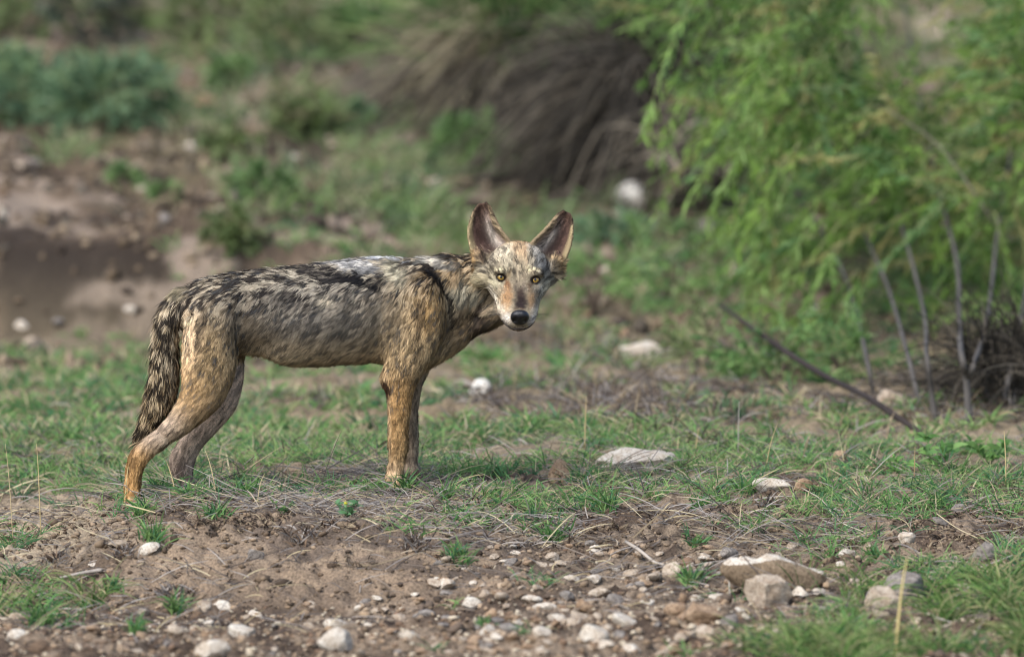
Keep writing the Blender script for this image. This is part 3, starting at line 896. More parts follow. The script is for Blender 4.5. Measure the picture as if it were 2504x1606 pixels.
FBr = [ # crop x, crop y, sx, sy, rot, colour, strength
 (740, 600, 60, 90, 0, (176, 150, 118), .9), (740, 520, 90, 40, 0, (150, 122, 88), .8), (560, 610, 90, 60, -20, (190, 180, 158), .9), (890, 600, 60, 56, 20, (192, 186, 174), .95), (300, 660, 50, 90, -15, (184, 146, 92), .95), (300, 560, 30, 50, 0, (200, 176, 128), .8), (1110, 700, 44, 90, 15, (178, 146, 100), .95), (385, 640, 14, 70, -14, (84, 58, 44), .8),
 (930, 720, 80, 60, 20, (112, 114, 114), .85), (450, 770, 70, 50, 0, (122, 114, 98), .8), (360, 880, 60, 80, 0, (204, 192, 158), .9), (640, 720, 60, 70, 0, (186, 176, 152), .7), (830, 730, 34, 60, 0, (158, 146, 124), .6),  # blue-grey right temple: cooler light on that side painted in
 (545, 775, 60, 20, -6, (208, 196, 160), .85), (850, 775, 56, 20, 6, (206, 194, 156), .8), (500, 890, 40, 50, 0, (198, 190, 160), .75), (960, 880, 30, 50, 0, (176, 170, 148), .6),
 (740, 870, 70, 80, 0, (162, 148, 124), .8), (615, 900, 20, 45, -10, (120, 76, 42), .8), (830, 925, 20, 40, 10, (88, 62, 46), .75),
 (900, 960, 44, 50, 0, (104, 102, 96), .7), (1020, 920, 40, 60, 0, (140, 140, 132), .6),  # greys of the right cheek carry the same painted cool light
 (605, 1050, 46, 84, 8, (180, 136, 90), .75), (640, 980, 30, 60, 0, (166, 126, 88), .5), (850, 1060, 42, 74, -8, (150, 116, 80), .75), (590, 1130, 40, 50, 0, (204, 176, 140), .6),
 (742, 1000, 38, 60, 0, (66, 52, 46), .95), (742, 1070, 50, 60, 0, (46, 35, 33), 1.0), (742, 1110, 46, 40, 0, (52, 42, 40), .9), (700, 930, 20, 50, 0, (96, 84, 74), .6), (780, 930, 20, 50, 0, (90, 80, 72), .6), (740, 1138, 50, 10, 0, (130, 104, 84), .4),
 (490, 1040, 28, 90, -18, (226, 216, 196), .95), (550, 1150, 40, 60, -25, (222, 208, 184), .95), (620, 1230, 46, 50, 0, (226, 216, 202), .95), (880, 1170, 30, 70, 14, (206, 192, 170), .9), (850, 1250, 30, 40, 0, (200, 194, 190), .9),
 (940, 1010, 20, 70, 14, (196, 190, 172), .7),
 (425, 800, 60, 12, -8, (70, 64, 56), .7), (520, 905, 46, 16, 22, (206, 196, 164), .7), (565, 940, 44, 9, 30, (104, 88, 70), .7), (410, 975, 60, 22, 20, (84, 70, 54), .8),  # last blob paints the shadow under the left cheek ruff
 (690, 640, 9, 90, 5, (134, 108, 82), .6), (790, 640, 9, 90, -5, (134, 108, 82), .6), (640, 810, 12, 44, 8, (176, 150, 110), .6), (480, 700, 60, 26, -40, (112, 106, 96), .6),
 (985, 800, 44, 70, 10, (92, 94, 94), .7), (905, 985, 40, 8, 50, (66, 64, 62), .7), (935, 935, 34, 7, 60, (190, 186, 174), .6), (700, 790, 10, 60, 0, (112, 98, 82), .5), (775, 800, 10, 60, 0, (112, 98, 82), .5),  # first blob deepens the painted cool side at the right temple
 (560, 800, 40, 7, -10, (70, 56, 44), .7), (880, 812, 40, 7, 10, (60, 48, 40), .7),
 (725, 1308, 90, 10, 0, (64, 50, 48), .85), (720, 1335, 70, 14, 0, (150, 134, 122), .9),
]
FB = [(*FC(x, y), sx*.26, sy*.26, r, c, s) for x, y, sx, sy, r, c, s in FBr]

def classify(P, N):
    """head and ear weights for points on the skin"""
    f, u, r = toH(P)
    X, Y = proj(P)
    hw = sstep(-10, 12, f-np.where((u < -50) & (np.abs(r) > 40), -38, -72)*1.0)*(u > -112)*(X > 1150)
    return f, u, r, X, Y, hw, ear_w(P)

def coat(P, N, clumpr, r2, mot=None):
    f, u, r, X, Y, hw, ewt = classify(P, N)
    n = len(P)
    c = np.broadcast_to(BODY_BASE, (n, 3)).copy()
    c = blobs(c, X, Y, BL)
    # far hind leg and inner surfaces: thin pinkish grey hair
    far = (P[:, 1] > -.075)*(X < 620)*(Y > 880)
    c = mix(c, lin((196, 174, 156)), far*.9)
    c = mix(c, lin((112, 92, 84)), far*np.exp(-.5*(((X-440)/22)**2+((Y-1150)/26)**2))*.8)
    farf = (P[:, 1] > .05)*(X > 900)*(Y > 900)*(X < 1060)
    c = mix(c, lin((140, 124, 108)), farf*.85)
    c = mix(c, lin((170, 150, 124)), sstep(.1, .7, N[:, 1])*.3*(1-hw))
    # tail
    tw = ((P[:, 1] < -.095)*(X < np.interp(Y, [720, 760, 800, 960, 1010, 1070], [450, 442, 440, 436, 408, 345]))*(Y > 730)*(Y < 1080)).astype(float)
    c = mix(c, lin((150, 126, 90)), tw*.95)
    # mottling of black-tipped guard hairs
    topd = np.interp(X, [380, 430, 520, 620, 720, 820, 950, 1050, 1110, 1150], [790, 712, 668, 657, 648, 638, 625, 622, 608, 605])
    dtop = Y-topd
    band = 1-sstep(20, 150, dtop)
    band = band*sstep(400, 440, X)
    amt = .10+.72*band
    amt = np.where((X < 600) & (Y > 800), .22, amt)
    amt = np.maximum(amt, tw*.75)
    amt = np.where(Y > 930, np.where(tw > .5, amt, .10), amt)
    if mot is None: mot = np.full(n, .5)
    v = clumpr*.60+mot*.44
    dark = sstep(1-amt*.80, 1-amt*.80+.20, v+.05)
    lightm = sstep(.50, .22, clumpr)*np.clip(band*.8+tw*.7+.15, 0, 1)
    c = mix(c, lin((186, 172, 146)), lightm*.5)
    c = mix(c, lin((38, 31, 27)), dark*.90*(1-hw))
    kc = .70-.20*sstep(880, 960, Y)*(1-tw)
    # specific dark and light marks
    def mark(cx, cy, sx, sy, rot, colr, s, jit=.5):
        nonlocal c
        a = math.radians(rot); dx, dy = X-cx, Y-cy
        x = dx*math.cos(a)+dy*math.sin(a); y = -dx*math.sin(a)+dy*math.cos(a)
        w = np.exp(-.5*((x/sx)**2+(y/sy)**2))
        w = sstep(.25, .6, w+(clumpr-.5)*jit)*s*(1-hw)*(1-tw)*(Y < 1000)
        c = mix(c, lin(colr), w)
    mark(940, 630, 54, 6, 2, (222, 218, 210), .95, .8); mark(880, 650, 50, 12, 6, (196, 190, 180), .6)  # white streak paints the highlight along the top of the back
    mark(875, 682, 56, 9, 17, (20, 17, 17), 1, .35); mark(790, 668, 50, 12, 5, (48, 42, 38), .7)
    mark(1108, 752, 34, 7, 80, (30, 24, 20), .85, .35); mark(1174, 775, 14, 38, 6, (44, 34, 28), .6, .6); mark(1140, 712, 30, 22, 20, (184, 176, 152), .6, .6)  # middle mark repeats the painted shade of the throat crease
    mark(1070, 675, 52, 8, 54, (24, 19, 17), .96, .3); mark(1040, 628, 40, 10, 8, (40, 34, 30), .8)
    mark(1030, 770, 10, 46, 5, (60, 46, 34), .6); mark(700, 728, 46, 18, 15, (60, 52, 46), .5); mark(1075, 640, 40, 8, 12, (216, 206, 186), .55)
    mark(1105, 612, 40, 6, -4, (46, 36, 30), .85, .3)
    mark(807, 733, 15, 12, 0, (214, 196, 164), .7, .3); mark(941, 946, 11, 19, 0, (64, 40, 26), .95, .25)
    mark(976, 664, 26, 16, 40, (196, 184, 152), .55); mark(496, 790, 9, 50, 8, (80, 64, 46), .6); mark(462, 776, 12, 12, 0, (214, 190, 152), .85, .2); mark(471, 766, 5.5, 5, 0, (56, 42, 34), .95, .1)
    mark(430, 700, 30, 22, -40, (196, 178, 138), .5); mark(670, 905, 40, 8, 0, (60, 50, 42), .3)
    c = c*(1+(.5-clumpr)*2*kc)[:, None]
    cool = (1-sstep(860, 960, Y))*(1-sstep(1020, 1060, X)*.5)
    c = c*(1+cool[:, None]*np.array([-.05, -.01, .07]))
    # wavy ridges of the foreleg and upper arm coat: shade between them painted as dark bands
    lg = np.exp(-.5*(((X-985)/44)**2))*sstep(800, 850, Y)*(1-sstep(1110, 1150, Y))
    wv = np.sin((Y+ .012*(X-985)**2*np.where(Y > 930, -1, .3) + 5*noise(P, 60, 71))*2*np.pi/9.5)
    c = c*(1-.42*lg*sstep(.0, .9, wv))[:, None]
    # ---- head
    hc = np.broadcast_to(FBASE, (n, 3)).copy()
    hc = blobs(hc, X+(noise(P, 160, 91)-.5)*9, Y+(noise(P, 160, 92)-.5)*12, FB, sharp=True)
    back = sstep(.15, .6, N@FWD)
    hc = mix(hc, lin((150, 122, 84)), back)
    hc = hc*(1+(.5-clumpr)*2*(.58+.10*sstep(740, 700, Y)))[:, None]
    hc = hc*(1+(noise(P, 420, 66)-.5)*.75)[:, None]
    sp = sstep(.58, .76, clumpr)
    dk = np.exp(-.5*(((X-1268)/90)**2+((Y-660)/60)**2))
    hc = mix(hc, lin((70, 62, 54)), sp*dk*.62)
    for ex, ey in ((1225.5, 678), (1309, 684)):
        d = np.sqrt(((X-ex)/1.05)**2+((Y-ey)/.9)**2)
        hc = mix(hc, lin((40, 30, 25)), (1-sstep(11.0, 13.2, d))*.97*(N@Tc > -.1))
    hc = hc*np.array([.94, .92, .91])
    c = mix(c, hc, hw*(1-ewt))
    # ---- ears
    for e in EARS:
        B, ax, L, fc, sd_ = ear_frame(e)
        v_ = P-B; t = v_@ax/L; wl = np.interp(t, [0, .25, .5, .72, .9, 1], e['w'])/1000; s = (v_@sd_-e['bend'][0]/1000*np.sin(np.clip(t, 0, 1)*np.pi))/wl; fr = N@fc
        w = sstep(.0, .12, t)*(np.abs(v_@sd_) < .062)*(np.abs(v_@fc) < .07)*(t < 1.2)
        inner = sstep(.0, .35, fr)
        ec = np.broadcast_to(lin((162, 124, 76)), (n, 3)).copy()                    # outside of the ear
        ic = np.broadcast_to(lin((128, 102, 90)), (n, 3)).copy()
        q = s if e['s'] < 0 else -s                                                 # inner edge positive
        ic = mix(ic, lin((74, 52, 46)), np.exp(-.5*(((q+.25)/.36)**2+((t-.42)/.30)**2))*.85)
        ic = mix(ic, lin((212, 200, 186)), np.exp(-.5*(((q-.36)/.24)**2+((t-.34)/.24)**2))*.97)
        ic = mix(ic, lin((176, 156, 120)), sstep(.62, .85, np.abs(s))*.75)
        ic = mix(ic, lin((78, 58, 46)), sstep(.78, .95, t)*.85)
        ic = mix(ic, lin((190, 170, 130)), sstep(-.62, -.85, q)*(t < .8)*.85)
        ec = mix(ec, lin((58, 44, 36)), sstep(.75, .95, t)*.8)
        ic = ic*(.84+(.5-clumpr)*1.1)[:, None]
        ic = mix(ic, lin((52, 36, 32)), np.exp(-.5*(((q+.12)/.20)**2+((t-.30)/.30)**2))*.7)
        ec = mix(ec, lin((186, 166, 130)), sstep(-.5, 0, fr)*(t < .8)*.8)
        ec = mix(ec, ic, inner)
        ec = mix(ec, lin((50, 38, 30)), sstep(.62, .7, clumpr)*sstep(.5, .8, t)*.6)
        c = mix(c, ec, w)
    c = c*(.86+.28*r2)[:, None]
    return c, hw, ewt, tw, far

cc, hw_, ew_, tw_, far_ = coat(BV, BN, np.full(nv, .45), np.full(nv, .5))
ca = m2.color_attributes.new('col', 'FLOAT_COLOR', 'POINT')
arr = np.ones((nv, 4), np.float32); arr[:, :3] = np.clip(cc*.72, 0, 1)
ca.data.foreach_set('color', arr.ravel())
m2.materials.clear(); m2.materials.append(vattr_mat('coyote_skin', .8, .15, bump=.3, bscale=500))

# ---- fur
tris = []
for p in m2.polygons:
    v = p.vertices
    tris.append((v[0], v[1], v[2]))
    if len(v) == 4: tris.append((v[0], v[2], v[3]))
TR = np.array(tris)
e1 = BV[TR[:, 1]]-BV[TR[:, 0]]; e2 = BV[TR[:, 2]]-BV[TR[:, 0]]
ar = np.linalg.norm(np.cross(e1, e2), axis=1)/2
cen = BV[TR].mean(1)
_, _, _, Xc, Yc, hwc, ewc = classify(cen, BN[TR[:, 0]])
dens = ar*(1+1.6*hwc+2.2*ewc)*np.where(BN[TR[:, 0]][:, 1] > .3, .45, 1.0)
NF = 360000
pick = rng.choice(len(TR), NF, p=dens/dens.sum())
a = rng.random(NF); b_ = rng.random(NF); fl = a+b_ > 1; a[fl] = 1-a[fl]; b_[fl] = 1-b_[fl]
w0 = 1-a-b_
FP = BV[TR[pick, 0]]*w0[:, None]+BV[TR[pick, 1]]*a[:, None]+BV[TR[pick, 2]]*b_[:, None]
FN = BN[TR[pick, 0]]*w0[:, None]+BN[TR[pick, 1]]*a[:, None]+BN[TR[pick, 2]]*b_[:, None]
FN /= np.linalg.norm(FN, axis=1, keepdims=True)
# clumps
NCL = 36000
ci = rng.choice(NF, NCL, replace=False)
kd = kdtree.KDTree(NCL)
for q, i in enumerate(ci): kd.insert(FP[i], q)
kd.balance()
cl = np.array([kd.find(p)[1] for p in FP.tolist()])
clr = rng.random(NCL)[cl]
cljit = rng.normal(size=(NCL, 3))[cl]
f, u, r, X, Y, hw, ewt = classify(FP, FN)
# lie of the coat: guide strokes in the side view
GD = np.array([(1150, 640, -.8, .35), (1120, 720, -.5, .85), (1150, 800, -.7, .6), (1060, 650, -.8, .5), (1030, 740, -.35, .95), (1010, 830, -.35, .9), (900, 640, -1, .12), (900, 740, -.8, .62), (880, 860, -.85, .4),
               (760, 650, -1, .12), (760, 760, -.8, .55), (740, 880, -.8, .55), (640, 660, -1, .12), (640, 760, -.75, .55), (620, 860, -.5, .8), (540, 690, -.9, .35), (520, 780, -.55, .85), (520, 880, -.5, .85),
               (460, 720, -.75, .7), (450, 800, -.15, 1), (450, 880, -.25, .95), (480, 990, -.7, .6), (400, 1060, -.75, .55), (325, 1150, -.1, 1), (322, 1220, 0, 1), (550, 960, -.5, .85), (460, 1090, -.4, .9),
               (450, 1170, 0, 1), (980, 900, -.2, 1), (980, 1020, -.12, 1), (975, 1120, -.1, 1), (960, 1170, 0, 1)], float)
d2 = (X[:, None]-GD[None, :, 0])**2+(Y[:, None]-GD[None, :, 1])**2
wg = 1/(d2+400.)**1.6
gd = (wg @ GD[:, 2:])/wg.sum(1)[:, None]
Tv = RGT*gd[:, :1] - UPV*gd[:, 1:2]
Tt = np.array([-.12, 0, -1.0])
Xf, Yf = X, Y
tw = ((FP[:, 1] < -.095)*(X < np.interp(Y, [720, 760, 800, 960, 1010, 1070], [450, 442, 440, 436, 408, 345]))*(Y > 730)*(Y < 1080)).astype(float)
tdir = np.stack([np.interp(Y, [740, 800, 900, 1000, 1060], [-.6, -.1, -.08, -.35, -.5]), np.zeros(NF), -np.ones(NF)], -1)
Tv = mix(Tv, tdir, tw)
# on the face hair runs back from the nose and fans outward
ox = (X-1271); oy = (Y-772)
rad = np.sqrt(ox**2+oy**2)+1e-6
fan = RGT*(ox/rad)[:, None] - UPV*(oy/rad)[:, None]
down = -UPV
Th = -hF*.55 + fan*.75 + down*(sstep(40, 85, np.abs(r))*.55)[:, None] + hR*(np.sign(r)*sstep(50, 90, np.abs(r))*.30*sstep(655, 690, Y))[:, None]
Tv = mix(Tv, Th, hw)
for e in EARS:
    B, ax, L, fc, sd_ = ear_frame(e)
    v_ = FP-B; t = v_@ax/L; s = v_@sd_/.037
    w = sstep(.0, .15, t)*(np.abs(v_@sd_) < .062)*(np.abs(v_@fc) < .07)*(t < 1.2)
    inner = sstep(.0, .35, FN@fc)
    q = s*(-e['s'])
    te = ax[None]*.9 - sd_[None]*(-e['s']*.9*inner*sstep(.2, .6, q))[:, None]
    Tv = mix(Tv, te, w)
Tv = Tv - FN*np.sum(Tv*FN, 1)[:, None]
Tv /= np.linalg.norm(Tv, axis=1, keepdims=True)+1e-9
T0 = Tv.copy()
B2 = np.cross(FN, Tv)
ang = (cljit[:, 0]*.13 + rng.normal(0, .13, NF))*(1-.6*ewt) + (fbm(FP, 28, 2, 81)-.5)*.8*(1-hw)*(1-ewt)
Tv = Tv*np.cos(ang)[:, None]+B2*np.sin(ang)[:, None]
# lengths in mm
Lf = np.full(NF, 19.0)
Lf = np.where(Y < 720, 25, Lf)
leg = np.maximum(sstep(880, 960, Y), 0)*(1-tw)
Lf = Lf*(1-leg)+11*leg
Lf = np.where((X < 600) & (Y > 780) & (tw < .5), np.minimum(Lf, 14), Lf)
Lf = np.where((X > 1060) & (Y > 700), 18, Lf)
Lf = np.where((X > 470) & (X < 500) & (np.abs(Y-768) < 20), 8, Lf)
Lf = np.where(tw > .5, 32, Lf)
far = (FP[:, 1] > -.075)*(X < 620)*(Y > 880); Lf = np.where(far, 7, Lf)
lh = np.interp(f, [-110, -60, -20, 5, 30, 60, 120], [24, 24, 17, 10, 8, 6.5, 4.5]) + 18*sstep(650, 680, Y)*sstep(55, 85, np.abs(r))*sstep(20, -30, u)*(f < 15)
Lf = mix(Lf[:, None], lh[:, None], hw)[:, 0]
Lf = np.where(ewt > .3, 3.8, Lf)
for e in EARS:
    B, ax, L, fc, sd_ = ear_frame(e)
    v_ = FP-B; t = v_@ax/L; q = (v_@sd_/.037)*(-e['s'])
    Lf = np.where((ewt > .3)*(FN@fc > .35)*(np.abs(v_@sd_) < .05)*(q > .1)*(q < .6)*(t < .7), 12, Lf)
Lf = np.where((ewt > .3)*(np.abs(FN@Tc) < .5), 4.0, Lf)
Lf = Lf*rng.uniform(.7, 1.2, NF)
# bare rings: eyes, nose, mouth line
keepf = np.ones(NF, bool)
for ex, ey in ((1225.5, 678), (1309, 684)):
    d = np.sqrt(((X-ex)/1.1)**2+((Y-ey)/.95)**2)
    keepf &= ~((d < 11.6) & (FN@Tc > -.1) & (hw > .5))
    dd = (d < 24) & (hw > .5); Lf = np.where(dd, Lf*.6, Lf)
nosec = np.array(FC(735, 1218)); keepf &= ~((np.abs(X-nosec[0]) < 21) & (np.abs(Y-nosec[1]) < 19) & (hw > .5) & (f > 95))
Lm = (Lf/1000)[:, None]
gh = (rng.random(NF) < .05) & (hw < .5) & (ewt < .2)
Lm = Lm*np.where(gh, 1.2, 1.0)[:, None]
lift = (.25+.07*cljit[:, 1:2]+gh[:, None]*.16).clip(.12, .6)*(1-.45*hw)[:, None]*(1+.25*tw)[:, None]
tt = np.array([0, .36, .70, 1.0])
conv = (FP[ci][cl]-FP)
conv -= FN*np.sum(conv*FN, 1)[:, None]
cs = np.where(ewt > .3, .0, np.where(hw > .5, .30, .45))[:, None]
Pp = np.empty((NF, 4, 3))
for k_, t in enumerate(tt):
    Pp[:, k_] = FP - FN*.0006 + Tv*Lm*t*np.sqrt(1-np.minimum(lift, .9)**2) + FN*Lm*lift*(t*1.25-.55*t*t) + conv*(cs*t*t) + np.array([0, 0, -1.])*Lm*(.12*t*t)
wd = np.where(hw+ewt > .5, .00075, .00085)*rng.uniform(.7, 1.25, NF)
Wd = wd[:, None]*np.array([1.0, 1.0, .8, .15])[None]
def lic(scale, step, m, seed):
    s = 0
    for k_ in range(-m, m+1):
        s = s + noise(FP+T0*(k_*step), scale, seed)
    return s
def rank(v):
    o = np.empty(len(v)); o[np.argsort(v)] = np.linspace(0, 1, len(v)); return o
clr = rank(rank(lic(310, .0024, 2, 101))*(hw > .5)*1.0 + rank(lic(230, .0030, 3, 102))*(hw <= .5) + rng.normal(0, .11, NF))
motv = rank(lic(190, .0038, 3, 103))
fcol, *_ = coat(FP, FN, clr, rng.random(NF), motv)
Vf, Ff = ribbons(Pp[keepf], Wd[keepf], FN[keepf], roll=.7)
ck = fcol[keepf]
# every hair a little deeper in tone at its root and paler past the middle, dark tipped on back and tail
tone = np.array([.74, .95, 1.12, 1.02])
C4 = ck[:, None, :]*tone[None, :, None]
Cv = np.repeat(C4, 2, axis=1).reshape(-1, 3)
NNv = np.repeat(FN[keepf], 8, axis=0)
NNv = NNv + rng.normal(0, .10, NNv.shape)
NNv /= np.linalg.norm(NNv, axis=1, keepdims=True)
m_fur = vattr_mat('fur', .62, .22, trans=.10)
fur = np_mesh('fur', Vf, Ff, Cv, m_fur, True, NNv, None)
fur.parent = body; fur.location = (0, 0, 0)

# ---- eyes, nose
bvh = BVHTree.FromPolygons([tuple(v) for v in BV], [tuple(t) for t in TR])
def uvball(nu, nv_):
    th = np.linspace(0, np.pi, nu); ph = np.linspace(0, 2*np.pi, nv_, endpoint=False)
    V = np.stack([np.sin(th)[:, None]*np.cos(ph)[None], np.sin(th)[:, None]*np.sin(ph)[None], np.cos(th)[:, None]*np.ones(nv_)[None]], -1)
    i = np.arange(nu-1)[:, None]*nv_; j = np.arange(nv_)[None]
    a = i+j; b = i+(j+1) % nv_
    return V.reshape(-1, 3), np.stack([a, b, b+nv_, a+nv_], -1).reshape(-1, 4), np.repeat(th, nv_), np.tile(ph, nu)
m_eye = vattr_mat('eye', .12, .6, coat=.6)
m_lid = vattr_mat('eyelid', .55, .3)
for q, (ex, ey) in enumerate(((1225.5, 677.5), (1309, 684))):
    d = raydir(ex, ey); d = d/np.linalg.norm(d)
    h, *_r = bvh.ray_cast(Vector(CAM), Vector(d))
    h = np.array(h)
    c0 = h + FWD*.0072
    V, Fq, th, ph = uvball(48, 40)
    rad_ = .0112
    X3 = np.array([RGT, UPV, Tc])
    Ve = V*rad_
    We = Ve@X3 + c0
    s_ = np.sin(th)*rad_*1000
    c = np.broadcast_to(lin((34, 24, 18)), (len(V), 3)).copy()
    iris = mix(np.broadcast_to(lin((176, 142, 66)), (len(V), 3)), lin((124, 98, 44)), sstep(3.5, 9.0, s_))
    iris = iris*(.8+.4*noise(np.stack([np.cos(ph)*5, np.sin(ph)*5, s_*.15], -1), 2.2, 5))[:, None]
    front = th < np.pi/2
    c = mix(c, iris, front*(1-sstep(8.6, 9.2, s_)))
    c = mix(c, lin((8, 7, 6)), front*(1-sstep(3.1, 3.6, s_)))
    eye = np_mesh('eye', We, Fq, c, m_eye, True, None, None); eye.parent = coyote; eye.location = -coyote.location
    # lids: a dark almond rim round the ball
    a_ = np.linspace(0, 2*np.pi, 30, endpoint=False)
    tilt = math.radians(-14 if q == 0 else 14)
    rx, ry = .0114, .0078
    pts = []
    for t in a_:
        x, y = rx*math.cos(t), ry*math.sin(t)
        inward = 1 if q == 0 else -1
        if math.cos(t)*inward > .75: x *= 1.22; y -= .0012
        xr, yr = x*math.cos(tilt)+y*math.sin(tilt)*-1, x*math.sin(tilt)*-1*(-1)+y*math.cos(tilt)
        z = math.sqrt(max(rad_**2-min(x*x+y*y, (rad_*.93)**2), 0))
        pts.append(c0 + RGT*xr + UPV*(yr-.0004-.0024*max(0, math.sin(t))) + Tc*(z+.0004))
    pts.append(pts[0]); pts.append(pts[1])
    lr = [.0013+.0019*max(0, math.sin(t)) for t in a_]; lr += lr[:2]
    Vt, Ft = tube(pts, lr, 8, 2)
    lid = np_mesh('eyelid', Vt, Ft, np.broadcast_to(lin((38, 28, 24)), (len(Vt), 3)), m_lid, True); lid.parent = coyote; lid.location = -coyote.location
# nose leather
V, Fq, th, ph = uvball(60, 64)
V = np.stack([V[:, 0], V[:, 1], V[:, 2]], -1)
x, y, z = V[:, 0], V[:, 1], V[:, 2]
wx = np.where(y > 0, 1.0, 1.0-.30*np.abs(y)**1.5)
sx = np.sign(x)*np.abs(x)**.80*wx; sy = np.sign(y)*np.abs(y)**.82
N3 = np.stack([sx*.0226, sy*.0235, z*.018], -1)
for sg in (-1, 1):      # nostrils with their side slits
    dx = (x-sg*.46)/.17; dy = (y+.16)/.19
    w = np.exp(-.5*(dx**2+dy**2))*(z > 0)
    dx2 = (x-sg*.78)/.20; dy2 = (y+.34)/.09
    w2 = np.exp(-.5*(dx2**2+dy2**2))*(z > 0)
    N3[:, 2] -= w*.0075+w2*.004
N3[:, 2] -= np.exp(-.5*((x/.05)**2))*(y < .15)*(z > 0)*.0022      # philtrum
N3 *= (1+.02*(noise(N3, 900, 3)-.5))[:, None]
d = raydir(nosec[0], nosec[1]); d = d/np.linalg.norm(d)
h, *_r = bvh.ray_cast(Vector(CAM), Vector(d))
print('nose hit', h, 'depth f', toH(np.array(h)) if h else None)
nb = np.array(h) - FWD*.001
We = N3@np.array([hR, hU*.92+hF*.25, hF*.75+Tc*.25]) + nb
noz = np_mesh('nose', We, Fq, np.broadcast_to(lin((24, 24, 28)), (len(We), 3)), vattr_mat('nose_leather', .30, .6, bump=.35, bscale=900), True)
noz.parent = coyote; noz.location = -coyote.location
# mouth line
mpts = [H(88, -70, -33), H(104, -77, -27), H(116, -80, -15), H(120, -79, 0), H(116, -80, 15), H(104, -77, 27), H(88, -70, 33)]
mp2 = []
for p in catmull(np.array(mpts), 5):
    h, nn, *_r = bvh.find_nearest(Vector(p)); mp2.append(np.array(h)+np.array(nn)*.0012)
Vt, Ft = tube(mp2, [.0014]*len(mp2), 8, 2)
mo = np_mesh('mouth', Vt, Ft, np.broadcast_to(lin((34, 26, 25)), (len(Vt), 3)), m_lid, True); mo.parent = coyote; mo.location = -coyote.location
# whiskers
wp = []
for sg in (-1, 1):
    for q in range(9):
        s0 = H(84+rng.uniform(-10, 14), -60+rng.uniform(-8, 6), sg*36)
        h, nn, *_r = bvh.find_nearest(Vector(s0)); s0 = np.array(h)
        dr = hR*sg*.8 - hF*.45 + hU*rng.uniform(-.35, .15); dr /= np.linalg.norm(dr); L_ = rng.uniform(.028, .048)
        wp.append([s0+dr*L_*t-UPV*.010*t*t for t in (0, .35, .7, 1)])
wp = np.array(wp)
Vt, Ft = ribbons(wp, np.full((len(wp), 4), .00022)*np.array([1, 1, .7, .2]), np.broadcast_to(Tc, (len(wp), 3)))
wh = np_mesh('whiskers', Vt, Ft, np.broadcast_to(lin((60, 52, 46)), (len(Vt), 3)), m_lid, False); wh.parent = body; wh.location = (0, 0, 0)
# black claws
print('coyote verts', nv, 'fur', len(ck))
# ------------------------------------------------------------------ grass, litter, plants
m_grass = vattr_mat('grass_blade', .55, .25, trans=.35)
m_dry = vattr_mat('dry_stalk', .8, .15, trans=.1)
m_leaf = vattr_mat('leaf', .5, .3, trans=.40)
m_bark = vattr_mat('bark', .9, .15, bump=.6, bscale=120)

GREEN = lin(np.array([(84, 128, 78), (100, 142, 78), (72, 114, 76), (116, 150, 86), (78, 122, 64), (128, 156, 92)]))
DRY = lin(np.array([(178, 162, 126), (150, 134, 108), (196, 182, 148), (120, 108, 92), (164, 150, 130)]))
GREYD = lin(np.array([(122, 116, 112), (98, 92, 88), (158, 150, 142), (76, 68, 64), (128, 116, 104)]))

def blade_set(base, dirs, length, width, droop, cols, k=4, up=None, tipc=None):
    """base (n,3), dirs (n,3) unit; returns V,F,C. blades bend over with droop"""
    n = len(base)
    t = np.linspace(0, 1, k)
    P = base[:, None] + dirs[:, None]*(length[:, None]*t[None])[..., None]
    hor = dirs*np.array([1, 1, 0]); hn = np.linalg.norm(hor, axis=1, keepdims=True)+1e-6
    P = P + (hor/hn)[:, None]*((length*droop)[:, None]*(t**2)[None]*.5)[..., None]
    P[..., 2] -= (length*droop)[:, None]*(t**2.2)[None]*.75
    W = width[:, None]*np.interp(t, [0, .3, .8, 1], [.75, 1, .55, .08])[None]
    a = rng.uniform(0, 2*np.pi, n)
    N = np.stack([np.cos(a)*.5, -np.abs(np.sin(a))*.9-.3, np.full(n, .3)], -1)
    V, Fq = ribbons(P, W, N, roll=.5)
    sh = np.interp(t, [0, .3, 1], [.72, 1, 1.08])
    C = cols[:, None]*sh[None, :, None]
    if tipc is not None:
        w = (np.clip(t-.6, 0, 1)/.4)[None, :, None]*(rng.random(n) < .35)[:, None, None]
        C = C*(1-w)+tipc*w
    return V, Fq, np.repeat(C, 2, axis=1).reshape(-1, 3)

def rdirs(n, lean):
    a = rng.uniform(0, 2*np.pi, n); l = lean*np.sqrt(rng.random(n))
    return np.stack([np.cos(a)*np.sin(l), np.sin(a)*np.sin(l), np.cos(l)], -1)

def gmap(X, Y, L, base=0):
    g = np.full(X.shape, float(base))
    for cx, cy, sx, sy, s in L:
        g = np.maximum(g, s*np.exp(-.5*(((X-cx)/sx)**2+((Y-cy)/sy)**2))) if s > 0 else g*(1+s*np.exp(-.5*(((X-cx)/sx)**2+((Y-cy)/sy)**2)))
    return g

def scatter(n, yr, xr=1.5):
    y = rng.uniform(yr[0], yr[1], n); x = rng.uniform(-1, 1, n)*xr*(14+y)/14*1.0
    z = ground_h(x, y); P = np.stack([x, y, z], -1)
    X, Y = proj(P)
    return P, X, Y

